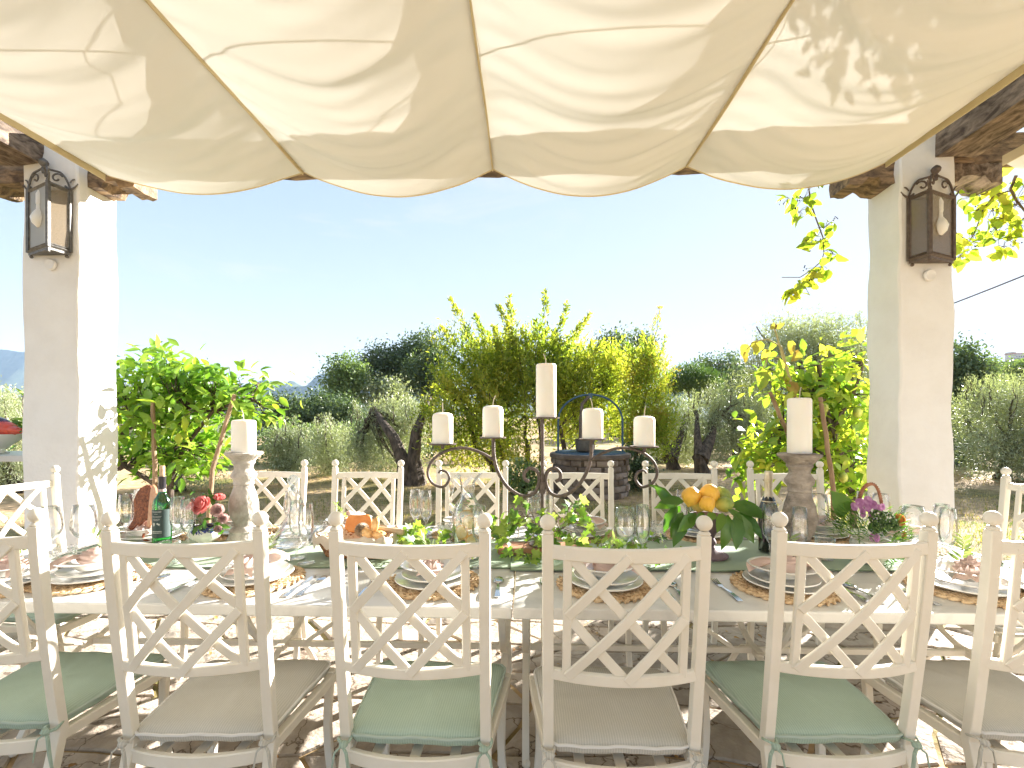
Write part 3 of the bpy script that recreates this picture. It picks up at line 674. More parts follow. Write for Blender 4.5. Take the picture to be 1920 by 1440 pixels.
# pomegranate thicket behind the well
Yp = 9.7
bl = crown(800, 1000, 650, 890, Yp, 7)+crown(990, 1200, 630, 850, Yp+.5, 8)+crown(1090, 1190, 640, 760, Yp+.4, 4)+crown(870, 1120, 610, 740, Yp+.2, 5)+crown(905, 1010, 800, 925, Yp-.3, 3)+crown(900, 1000, 640, 760, Yp-.3, 4)+crown(1000, 1120, 640, 780, Yp-.2, 5)+crown(820, 900, 600, 720, Yp, 3)
tops = [(845, 560), (870, 610), (905, 640), (935, 575), (955, 555), (980, 615), (1022, 548), (1005, 600), (1062, 570), (1085, 610), (1105, 590), (1130, 640), (890, 590), (1040, 620), (830, 650), (965, 650), (1150, 660), (810, 690), (925, 610)]
sh = []; b0p = gpos(1000, Yp)
for px, py in tops:
    b = at(px, py, Yp+random.uniform(-.5, .5)); sh.append((b+Vector(((b0p.x-b.x)*.45+random.uniform(-.3, .3), random.uniform(-.3, .2), -random.uniform(.9, 1.6))), b, 360))
    b2 = at(px+random.uniform(-22, 22), py+random.uniform(35, 80), Yp+random.uniform(-.7, .5)); sh.append((b2+Vector(((b0p.x-b2.x)*.4+random.uniform(-.35, .35), random.uniform(-.3, .3), -random.uniform(.7, 1.1))), b2, 300))
    b3 = at(px+random.uniform(-40, 40), py+random.uniform(60, 150), Yp+random.uniform(-.9, .3)); sh.append((b3+Vector(((b0p.x-b3.x)*.5+random.uniform(-.4, .4), random.uniform(0, .5), -random.uniform(.5, .9))), b3, 260))
b0 = gpos(1000, Yp)
tree('pomegranate_tree', 'tall yellow green pomegranate thicket with upright shoots behind the candelabra', 'tree', b0, bl, M_pom, 34000, .105, SMALL,
     [[gpos(960, Yp), at(920, 800, Yp)], [gpos(985, Yp), at(985, 780, Yp)], [gpos(1085, Yp+.2), at(1060, 860, Yp+.1), at(1050, 800, Yp), at(1075, 770, Yp)], [gpos(1010, Yp), at(1000, 740, Yp)], [gpos(940, Yp), at(865, 740, Yp)]], .075, .25, .17, .4, sh, nlimb=22)
Yq = 9.2
bl = crown(1160, 1262, 660, 880, Yq, 6)+crown(1180, 1250, 640, 720, Yq, 3)
sh = [(at(1210, 690, Yq), at(1238, 575, Yq), 140), (at(1200, 720, Yq), at(1205, 620, Yq), 160), (at(1220, 720, Yq), at(1250, 628, Yq+.2), 160), (at(1190, 740, Yq), at(1185, 650, Yq), 160), (at(1225, 760, Yq), at(1262, 690, Yq), 160), (at(1215, 700, Yq), at(1225, 600, Yq), 120), (at(1190, 700, Yq), at(1172, 640, Yq), 130)]
tree('pomegranate_tree', 'smaller reddish tipped pomegranate right of the stone well', 'tree', gpos(1195, Yq), bl, leaf_mat('autumn_pomegranate_leaf', [(.12, .20, .03), (.26, .34, .045), (.42, .42, .08), (.48, .26, .09)], .55, .35, 1.6), 15000, .075, SMALL,
     [[gpos(1190, Yq), at(1195, 800, Yq), at(1210, 740, Yq), at(1212, 660, Yq)], [gpos(1205, Yq), at(1212, 780, Yq)]], .05, .3, .11, .4, sh, nlimb=8)
bl = crown(940, 1020, 850, 965, 8.4, 3)+[(at(995, 935, 8.3), (.28, .25, .35))]
tree('ivy_shrub', 'dark green shrub growing low at the left of the stone well', 'shrub', gpos(985, 8.4), bl, M_oakl, 2600, .06, ROUND, None, .03, .3, .07)
bl = [(at(1205, 900, 8.9), (.28, .25, .45)), (at(1195, 860, 8.9), (.2, .2, .3))]
tree('ivy_shrub', 'dark ivy grown shrub standing low at the right of the stone well', 'shrub', gpos(1200, 8.9), bl, M_oak, 1800, .06, ROUND, None, .03, .3, .07)
# olive left of centre
Yo = 10.2
bl = crown(655, 800, 770, 905, Yo, 7)+crown(690, 830, 745, 830, Yo+.3, 5)+crown(640, 700, 820, 930, Yo-.3, 3)
tree('olive_tree', 'silver olive with forked dark trunk left of the pomegranate', 'olive tree', gpos(765, Yo), bl, M_olive, 24000, .075, NARROW,
     [[gpos(762, Yo-.8), at(757, 870, Yo-.9), at(738, 820, Yo-.9), at(716, 788, Yo-.7), at(700, 765, Yo-.1)], [gpos(778, Yo-.8), at(772, 860, Yo-.9), at(780, 810, Yo-.9), at(796, 775, Yo-.6), at(806, 745, Yo)]], .17, .35, .13, .25,
     shoots_up(660, 820, 730, 790, Yo, 34, 70, .5), G_o)
# small olives left
for px0, px1, py0, py1, Y, lb in ((500, 585, 800, 910, 9.6, 'low silver olive bush behind the left stone candlestick'), (575, 665, 795, 905, 11.0, 'small rounded olive left of the forked trunk olive'), (230, 440, 700, 930, 8.6, 'silver olive half hidden behind the left lemon tree')):
    bl = crown(px0, px1, py0, py1, Y, 6)
    big = px1-px0 > 150
    tree('olive_tree', lb, 'olive tree', gpos((px0+px1)/2, Y), bl, M_olive, 14000 if not big else 22000, .07, NARROW, None, .07 if not big else .11, .35, .12, .25,
         shoots_up(px0+10, px1-10, py0-22, py0+20, Y, 18, 50, .45) if not big else [(at(x+random.uniform(-8, 8), 720, Y), at(x, y, Y), 46) for x, y in ((285, 640), (300, 660), (275, 655), (295, 632), (390, 668), (400, 690), (412, 684), (430, 690), (440, 700), (320, 690))]+shoots_up(235, 430, 705, 740, Y, 14, 40, .5), G_o)
# far left, seen past the left pillar
bl = crown(-90, 60, 730, 960, 8.0, 7)
tree('olive_tree', 'old silver olive with dark crooked trunk left of the left pillar', 'olive tree', gpos(30, 8.0), bl, M_olive, 24000, .075, NARROW, [[gpos(60, 8.0), at(30, 900, 8), at(5, 860, 8.), at(-30, 820, 8)]], .12, .4, .14, .2, shoots_up(-60, 45, 715, 760, 8, 14, 60, .5), G_o)
# mid right olives
for px0, px1, py0, py1, Y, tx, lb in ((1215, 1330, 745, 880, 13., 1262, 'silver olive under the umbrella pine behind the right candles'), (1290, 1420, 725, 880, 12., 1318, 'grey green olive with leaning trunk left of the right lemon tree'), (1370, 1460, 740, 890, 13.5, 1388, 'silver olive with thick dark trunk at the lawn edge left of the right lemon tree'), (1225, 1300, 800, 900, 15., 1245, 'far low olive glimpsed just right of the small pomegranate')):
    bl = crown(px0, px1, py0, py1, Y, 7)
    tree('olive_tree', lb, 'olive tree', gpos(tx, Y), bl, M_olive, 19000, .075, NARROW, [[gpos(tx, Y-.9), at(tx-6, 860, Y-1), at(tx-20 if tx < 1300 else tx-12, 815, Y-.7), at(tx-14, 770, Y-.1)], [at(tx-5, 862, Y-1), at(tx+14, 820, Y-.6), at(tx+26, 775, Y)]], .15, .4, .15, .2, shoots_up(px0+10, px1-10, py0-15, py0+20, Y, 16, 50, .5), G_o)
Yj = 12.5
bl = crown(1375, 1640, 592, 780, Yj, 9)+crown(1480, 1700, 640, 850, Yj+.6, 6)+crown(1420, 1650, 596, 700, Yj, 8)+crown(1440, 1600, 740, 900, Yj, 5)
tree('olive_tree', 'largest olive with feathery top rising behind the right lemon tree', 'olive tree', gpos(1545, Yj), bl, M_olive, 64000, .095, NARROW, [[gpos(1560, Yj), at(1545, 850, Yj), at(1530, 780, Yj), at(1500, 720, Yj)], [gpos(1570, Yj), at(1590, 800, Yj), at(1600, 720, Yj)]], .16, .4, .17, .25,
     [(at(x+random.uniform(-8, 8), y+85, Yj), at(x, y, Yj+random.uniform(-.5, .5)), 130) for x, y in ((1450, 600), (1462, 590), (1485, 598), (1478, 585), (1500, 612), (1550, 585), (1560, 600), (1575, 592), (1590, 612), (1605, 590), (1612, 582), (1625, 600), (1640, 605), (1528, 610), (1420, 635), (1408, 660), (1435, 622))]+shoots_up(1400, 1630, 625, 680, Yj, 36, 60, .6), G_o)
bl = crown(1805, 1960, 710, 880, 10.5, 8)+crown(1870, 2010, 690, 890, 11, 6)+crown(1795, 1880, 800, 905, 10.2, 4)+crown(1870, 1990, 830, 915, 10., 4)
tree('olive_tree', 'broad bushy olive with foliage to the ground right of the right pillar', 'olive tree', gpos(1880, 10.5), bl, M_olive, 42000, .08, NARROW, None, .14, .4, .16, .25, shoots_up(1815, 1950, 695, 740, 10.5, 30, 60, .5), G_o)
# dark trees
G_d = 'dark trees beyond the olives'
def far(px0, px1, py0, py1, Y, lb, mt=None, n=7000, leaf=None, name='oak_tree', tpl=ROUND, gr=G_d, base_px=None):
    bl = crown(px0, px1, py0, py1, Y, 9); b = gpos(base_px or (px0+px1)/2, Y)
    return tree(name, lb, 'tree', b, bl, mt or M_oak, n, leaf or .011*Y**.8, tpl, [[b, Vector(bl[0][0])]], .012*Y, .55, leaf and leaf*2.5, .2, None, gr, 8)
far(482, 585, 735, 850, 26, 'dark bushy oak in the dip left of the olives', M_oak)
far(555, 640, 728, 850, 28, 'second dark oak in the dip beside the pale slender tree', M_oak)
far(600, 690, 745, 840, 27, 'dark rounded oak under the pale slender tree', M_oak)
far(618, 684, 662, 775, 34, 'pale green slender tree rising left of the dark grove', M_oakl, name='poplar_tree')
far(680, 772, 642, 755, 40, 'dense dark oak at the left of the hilltop grove', M_oak, 9000)
far(745, 845, 622, 735, 42, 'tall dark oak with rounded top in the hilltop grove', M_oak, 9000)
far(765, 850, 655, 760, 38, 'dark oak at the right of the hilltop grove touching the pomegranate', M_oak, 8000)
far(690, 760, 710, 775, 34, 'small grey olive bush below the hilltop grove', M_olive, 5000, name='olive_tree', gr=G_o)
far(1120, 1190, 618, 720, 30, 'dark oak peeping through behind the pomegranate shoots', M_oak, 6000)
far(1180, 1222, 625, 700, 34, 'small dark oak peeping between the two pomegranates', M_oak, 4000)
far(1300, 1395, 662, 770, 44, 'loose open oak right of the umbrella pine', M_oak, 7000)
far(1350, 1430, 680, 790, 40, 'darker oak behind the olives right of the pine', M_oak, 5000)
bl = [(at(px, py, 33), (rx, rx, rz)) for px, py, rx, rz in ((1272, 716, 1.25, .65), (1294, 706, 1.4, .7), (1318, 714, 1.25, .6), (1295, 724, 1.7, .6), (1254, 730, .8, .45), (1336, 728, .9, .5))]
tree('umbrella_pine', 'umbrella pine with flat rounded crown right of the pomegranates', 'tree', gpos(1295, 33), bl, M_pine, 16000, .24, NARROW, [[gpos(1300, 33), at(1296, 770, 33), at(1290, 735, 33)], [at(1297, 775, 33), at(1312, 735, 33)]], .22, .6, .22, .6, None, None, 8)
far(1770, 1850, 640, 830, 17, 'dark leafy oak just right of the right pillar', M_oak, 12000, .11)
far(1835, 1885, 682, 730, 50, 'round pale tree on the slope below the white villa', M_oakl, 4000)
far(1875, 1960, 675, 740, 46, 'pale bushy tree at the right edge below the white villa', M_oakl, 5000)
far(-40, 35, 735, 800, 40, 'far olive grove tree left of the left pillar', M_olive, 3000, name='olive_tree', gr=G_o)
# hedge growth low at the lawn edge
for px0, px1, Y, lb, mt in ((1225, 1420, 17, 'dark undergrowth behind the olive trunks right of the well', M_oak), (500, 660, 15, 'green undergrowth behind the small left olives', M_oakl), (1420, 1640, 15, 'dark undergrowth below the largest olive', M_oak), (640, 960, 16, 'shaded undergrowth behind the forked olive trunk', M_oak), (1780, 2000, 14, 'dark undergrowth behind the bushy olive at the right edge', M_oak)):
    a = xat(px0, Y); b = xat(px1, Y); n_ = 5
    bl = [((a+(b-a)*(k+.5)/n_, Y+random.uniform(-.5, .5), gz(0, Y)*0+gz(a+(b-a)*k/n_, Y)+.55), ((b-a)/n_*.75, .7, random.uniform(.5, .85))) for k in range(n_)]
    tree('hedge', lb, 'hedge', (a+(b-a)*.5, Y, gz((a+b)/2, Y)), bl, mt, 5200, .10, ROUND, None, .04, .4, .14)

# lemon trees: nearest leaves are parts, the rest one foliage part
LL = {}
def lemon_tree(label, base, blobs, trunks, mt, nleaf, lf, nclump, seed, extra=None, fruit=()):
    base = Vector(base); root = thing('lemon_tree', label, 'lemon tree', base, 0, 'lemon trees beside the pillars'); B = np.array(base)
    tk = MB()
    for pts, r in trunks: tk.tube([Vector(p)-base for p in pts], [r*(1-.45*i/len(pts)) for i in range(len(pts))], 8)
    obj('trunk', tk, M_bark, root)
    C, d = blob_points(blobs, nclump, .45); br = MB(); allp = [Vector(p) for t_ in trunks for p in t_[0]]
    for c in C:
        s = min(allp, key=lambda q: (q-Vector(c)).length+.5*max(0, q.z-c[2]));
        br.tube([Vector(p)-base for p in wander(s, c, 5, .12)], [.010, .008, .007, .005, .004, .003], 5)
    obj('branches', br, M_bark, root)
    k = RNG.integers(0, nclump, nleaf); P_ = C[k]+RNG.normal(size=(nleaf, 3))*lf*.75
    D = d[k]*.5+rdir(nleaf)*1.0+np.array([0, 0, -.05]); U = rdir(nleaf)*.6+np.array([0, -.25, 1.]); Ls = RNG.uniform(.6, 1.25, nleaf)*lf
    order = np.argsort(P_[:, 1]-.25*(P_[:, 2])); near = order[:300]; rest = order[300:]
    key = mt.name
    if key not in LL:
        LL[key] = [leaf_mesh('lemon_leaf', leaf_template([(0, .01), (.2, .17), (.5, a_), (.78, .15), (1, .005)], f_, c_), np.zeros((1, 3)), np.array([[1., 0, 0]]), np.array([[0, 0, 1.]]), [1.], mt) for a_, f_, c_ in ((.25, .35, .2), (.22, .5, .35), (.27, .2, .1))]
    fr = frames(D[near], U[near])
    for i, q in enumerate(near):
        o = bpy.data.objects.new('leaf', LL[key][i % 3]); COL.objects.link(o); o.parent = root
        Mx = Matrix([list(fr[i][r]) for r in range(3)]).to_4x4()
        o.matrix_local = Matrix.Translation(Vector(P_[q]-B)) @ Mx @ Matrix.Scale(float(Ls[q]), 4)
    o = obj('foliage', leaf_mesh('foliage', LEMON, P_[rest]-B, D[rest], U[rest], Ls[rest], mt), parent=root); tag(o, kind='stuff')
    for f in fruit:
        mb = MB(); mb.lathe([(0, -.05), (.012, -.044), (.03, -.028), (.036, 0), (.03, .027), (.014, .043), (0, .048)], 12); obj('fruit', mb, mat('unripe_lemon', (.12, .20, .03), .45, (.34, .34, .04), 6), root, loc=Vector(f)-base)
    return root
Yl = 4.35
bl = crown(190, 500, 680, 800, Yl, 9, .4)+crown(210, 440, 655, 740, Yl, 5, .35)+crown(215, 430, 760, 900, Yl+.1, 7, .35)+crown(430, 520, 725, 800, Yl, 4, .25)+crown(60, 240, 690, 900, Yl+.25, 6, .4)
lemon_tree('spreading lemon tree with bright green leaves right of the left pillar', gpos(300, Yl), bl,
           [([gpos(318, Yl), at(318, 960, Yl), at(320, 905, Yl), at(316, 860, Yl), at(350, 800, Yl)], .035), ([at(318, 930, Yl), at(280, 900, Yl), at(235, 875, Yl), at(200, 800, Yl)], .028), ([at(318, 900, Yl), at(345, 840, Yl), at(400, 770, Yl), at(470, 745, Yl)], .022), ([at(225, 810, Yl), at(280, 790, Yl), at(350, 775, Yl)], .012)], M_lemon, 2700, .12, 300, 3)
bl = crown(1480, 1640, 690, 800, Yl, 7, .35)+crown(1390, 1500, 790, 905, Yl, 6, .3)+crown(1500, 1650, 780, 920, Yl+.1, 7, .35)+crown(1440, 1530, 680, 770, Yl, 4, .25)+crown(1550, 1625, 630, 720, Yl, 3, .25)
lemon_tree('yellowing lemon tree with large pale leaves left of the right pillar', gpos(1590, Yl), bl,
           [([gpos(1600, Yl), at(1600, 930, Yl), at(1585, 880, Yl), at(1560, 800, Yl), at(1540, 740, Yl), at(1535, 680, Yl)], .03), ([at(1590, 900, Yl), at(1560, 860, Yl), at(1510, 830, Yl), at(1470, 800, Yl)], .018), ([at(1560, 800, Yl), at(1600, 740, Yl), at(1620, 680, Yl)], .015)], M_lemony, 1700, .125, 190, 5, fruit=[at(1608, 773, 4.1), at(1581, 895, 4.1), at(1545, 765, 4.15)])
# stakes
for pts, lb in (([gpos(288, 4.05), at(290, 900, 4.05), at(286, 755, 4.05)], 'straight pale stake propping the left lemon tree'), ([gpos(385, 4.1), at(398, 880, 4.1), at(440, 740, 4.1)], 'leaning pale stake right of the left lemon tree trunk'), ([gpos(1566, 4.0), at(1562, 915, 4.0), at(1538, 745, 4.0)], 'leaning brown stake propping the right lemon tree'), ([at(1500, 900, 4.2)*1, at(1480, 820, 4.2), at(1443, 735, 4.2)], 'short brown branch stake at the left of the right lemon tree')):
    pts = [Vector(p) for p in pts]
    if pts[0].z > .1: pts[0] = Vector((pts[0].x+.15, pts[0].y, 0))
    mb = MB(); q = [];
    for i in range(len(pts)-1):
        for s in range(5): q.append(pts[i].lerp(pts[i+1], s/5)+Vector((random.uniform(-1, 1), random.uniform(-1, 1), 0))*.004)
    q.append(pts[-1]); o = q[0].copy()
    tag(obj('plant_stake', MB().tube([p-o for p in q], [.022*(1-.25*i/len(q)) for i in range(len(q))], 8), M_barkl, loc=o), lb, 'plant stake', 'stakes propping the lemon trees')
# withering sunflower over the right lemon
Ys = 4.2; o = at(1545, 735, Ys)
sf = thing('sunflower', 'withering sunflower with drooping yellow leaves above the right lemon tree', 'sunflower', gpos(1520, Ys)); B = Vector(sf.location)
mb = MB(); mb.tube([p-B for p in (gpos(1520, Ys), at(1515, 850, Ys), at(1490, 740, Ys), at(1468, 670, Ys), at(1452, 615, Ys))], [.014, .013, .012, .010, .007], 7)
mb.tube([p-B for p in (at(1478, 695, Ys), at(1465, 650, Ys), at(1440, 636, Ys), at(1415, 640, Ys), at(1400, 655, Ys))], [.008, .008, .007, .006, .005], 6)
mb.tube([p-B for p in (at(1480, 700, Ys), at(1460, 670, Ys), at(1440, 670, Ys), at(1432, 690, Ys))], [.006]*4, 6); obj('stem', mb, mat('dry_stalk', (.40, .36, .16), .7, (.5, .4, .2), 8), sf)
M_sfl = leaf_mat('sunflower_leaf', [(.16, .26, .05), (.36, .40, .07), (.44, .34, .08), (.26, .12, .05)], .45, .3, 9)
SL = leaf_mesh('sunflower_leaf', VINE, np.zeros((1, 3)), np.array([[1., 0, 0]]), np.array([[0, 0, 1.]]), [1.], M_sfl)
rr = random.Random(4)
for px, py, s, dz in ((1432, 690, .20, -1), (1428, 640, .13, -.8), (1412, 640, .12, -1), (1398, 645, .13, -1), (1395, 660, .10, -.9), (1452, 640, .09, -.4), (1455, 615, .07, .3), (1447, 618, .06, .4), (1478, 640, .14, -.7), (1470, 700, .17, -.9), (1485, 715, .15, -.6), (1500, 660, .13, -.3), (1440, 655, .11, -1)):
    d = Vector((rr.uniform(-.5, .5), rr.uniform(-.5, .2), dz)).normalized(); n_ = Vector((rr.uniform(-.5, .5), -1, .3)); n_ = (n_-d*n_.dot(d)).normalized(); y_ = n_.cross(d)
    l_ = bpy.data.objects.new('leaf', SL); COL.objects.link(l_); l_.parent = sf
    l_.matrix_local = Matrix.Translation(at(px, py, Ys+rr.uniform(-.06, .06))-B) @ Matrix((d, y_, n_)).transposed().to_4x4() @ Matrix.Scale(s, 4)
mb = MB(); mb.ball(at(1451, 612, Ys)-B, .03, 12, 8, (1, 1, .8), jit=.12); obj('flower_head', mb, mat('dry_head', (.30, .22, .05), .8, (.16, .09, .03), 30), sf)

# ------------------------------------------------------------------ stone well
Yw = 8.3; c = xat(1106, Yw); R = .66; base = gpos(1106, Yw)
well = thing('stone_well', 'round old stone well with blue lid and iron arch on the lawn', 'well', (c, Yw, 0))
M_st = mat('well_stone', (.115, .085, .065), .95, (.27, .21, .17), 5, 9, 1, 25, island=True)
mb = MB(); mb.lathe([(R-.03, -.1), (R-.03, .66)], 40); obj('core', mb, mat('well_mortar', (.09, .07, .055), .95, (.16, .13, .10), 20, bump=.6), well)
rows = 6; hh = .66/rows
for r in range(rows):
    n_ = 20; off = random.random()
    for k in range(n_):
        a0 = 2*PI*(k+off+random.uniform(-.12, .12))/n_; a1 = a0+2*PI/n_*random.uniform(.84, .95)
        mid = (a0+a1)/2
        if math.sin(mid) > .35: continue
        z0 = r*hh+.006; z1 = z0+hh-.014; ro = R+random.uniform(-.01, .03); pts = []
        q = MB(); n3 = 3; vs = []
        for zz, sh_ in ((z0, .012), (z0+.02, 0), (z1-.02, 0), (z1, .012)):
            for i in range(n3+1): a = a0+(a1-a0)*i/n3; rr_ = ro-sh_-(.012 if i in (0, n3) else 0)+random.uniform(-.006, .006); vs.append((rr_*math.cos(a), rr_*math.sin(a), zz))
        fs = [(j*4+i, j*4+i+1, j*4+5+i, j*4+4+i) for j in range(3) for i in range(3)]
        vi = [((R-.06)*math.cos(a), (R-.06)*math.sin(a), zz) for zz in (z0, z1) for a in (a0, a1)]
        o_ = len(vs); vs += vi; fs += [(0, o_, o_+1, 3, 2, 1), (12, 13, 14, 15, o_+3, o_+2), (0, 4, 8, 12, o_+2, o_), (3, o_+1, o_+3, 15, 11, 7)]
        q.add(vs, fs); obj('stone', q, M_st, well)
mb = MB(); mb.lathe([(R+.03, .66), (R+.05, .69), (R+.04, .735), (R-.02, .745)], 40); obj('rim', mb, M_st, well)
mb = MB(); mb.lathe([(R-.04, .74), (R-.05, .765), (.2, .785), (0, .79)], 32); obj('lid', mb, mat('blue_lid', (.035, .075, .12), .6, (.07, .12, .17), 30, bump=.5), well)
mb = MB(); rx = .56; arc = [(-rx, -.05, .75), (-rx, -.05, 1.25)]+[(-rx*math.cos(a), -.05, 1.30+.46*math.sin(a)) for a in np.linspace(.12, PI-.12, 18)]+[(rx, -.05, 1.25), (rx, -.05, .75)]
mb.tube(arc, .018, 7); mb.box((0, -.05, 1.74), (.07, .05, .09)); obj('arch', mb, M_blue, well)
mb = MB(); mb.tube([(-.17, -.05, .75), (-.17, -.05, 1.3), (-.14, -.05, 1.6), (-.02, -.05, 1.73)], .03, 7); obj('crank_post', mb, M_irond, well)
mb = MB(); mb.lathe([(.10, .79), (.15, .80), (.165, .86), (.16, .98), (.175, 1.0), (.15, 1.0), (.14, .85), (0, .83)], 18, (-.12, -.3, 0)); tag(obj('iron_pot', mb, mat('pot_iron', (.05, .045, .04), .55, (.09, .08, .07), 12), loc=(c, Yw, -.005)), 'dark iron pot standing on the blue lid of the well', 'pot')

# ------------------------------------------------------------------ far hills, villa, haze
def ridge(name, Y, prof, m_, depth=900):
    """hill whose skyline passes through the photo points prof at distance Y"""
    mb = MB(); pts = [at(px, py, Y) for px, py in prof]; fine = []
    for a, b in zip(pts[:-1], pts[1:]):
        for s in range(10): f_ = s/10; g_ = f_*f_*(3-2*f_); fine.append(Vector((a.x+(b.x-a.x)*f_, Y, a.z+(b.z-a.z)*g_+random.uniform(-1, 1)*Y*.00025)))
    fine.append(pts[-1]); n = len(fine); vs = []
    for i, p in enumerate(fine):
        top = p.z; 
        for k in range(7): f = k/6; vs.append((p.x*(1-.35*f*depth/Y), Y-depth*f, -40+(top+40)*(1-f)**1.5+(0 if k in (0, 6) else random.uniform(-1, 1)*top*.03)))
        vs.append((p.x*1.1, Y+depth*.7, -40))
    fs = [(i*8+k, i*8+k+1, i*8+9+k, i*8+8+k) for i in range(n-1) for k in range(6)]+[(i*8+7, i*8, i*8+8, i*8+15) for i in range(n-1)]
    mb.add(vs, fs); return tag(obj(name, mb, m_), kind='structure')
M_hill = mat('wooded_hill', (.035, .055, .03), .95, (.075, .09, .045), .012, 8)
ridge('hills', 3200, [(-150, 650), (-60, 648), (0, 655), (44, 660), (120, 690), (260, 722), (400, 735), (460, 722), (500, 712), (530, 722), (545, 714), (570, 724), (600, 702), (640, 688), (700, 670), (800, 690), (950, 715), (1150, 735), (1350, 722), (1500, 700), (1700, 690), (1800, 668), (1830, 670), (1860, 680), (1920, 700), (2060, 700)], M_hill)
hk = ridge('hills', 620, [(1560, 780), (1700, 720), (1780, 690), (1830, 688), (1870, 678), (1920, 676), (2000, 670), (2150, 690), (2300, 740)], M_hill, 250)
ridge('hills', 900, [(-400, 745), (-100, 742), (0, 738), (60, 745), (200, 756), (400, 752), (520, 750), (640, 748), (800, 756), (1000, 765)], M_hill, 300)
p = at(1912, 676, 640); vl = thing('villa', 'large white villa on the hill at the right edge', 'villa', (p.x, 640, p.z-2))
M_vw = mat('villa_wall', (.66, .60, .56), .9, (.74, .69, .64), .3)
s = 640/FPX
obj('wall', MB().box((4*s, 0, 7*s), (46*s, 10, 14*s)), M_vw, vl); obj('tower', MB().box((-15*s, 1, 9*s), (6*s, 10, 18*s)), M_vw, vl)
obj('roof', MB().box((4*s, 0, 14.6*s), (48*s, 11, 1.4*s)), M_brick, vl)
for k in range(9):
    for r in (4, 9): obj('window', MB().box(((-12+k*4)*s, -5.05, r*s), (1.3*s, .2, 2.4*s)), M_irond, vl)
p = at(1875, 686, 600); tag(obj('retaining_wall', MB().box((p.x, 600, p.z), (55*s, 4, 6*s)), mat('far_wall', (.30, .28, .25), .9)), 'long grey retaining wall on the hillside below the villa', 'wall')
hz = bpy.data.materials.new('haze'); hz.use_nodes = True; t = hz.node_tree; t.nodes.clear(); o_ = t.nodes.new('ShaderNodeOutputMaterial'); v_ = t.nodes.new('ShaderNodeVolumePrincipled')
v_.inputs['Color'].default_value = (.52, .72, 1.0, 1); v_.inputs['Density'].default_value = .000075; v_.inputs['Anisotropy'].default_value = 0; t.links.new(v_.outputs[0], o_.inputs['Volume'])
hb = obj('haze', MB().box((0, 0, 264), (9500, 9500, 612)), hz, smooth=False); tag(hb, kind='stuff')
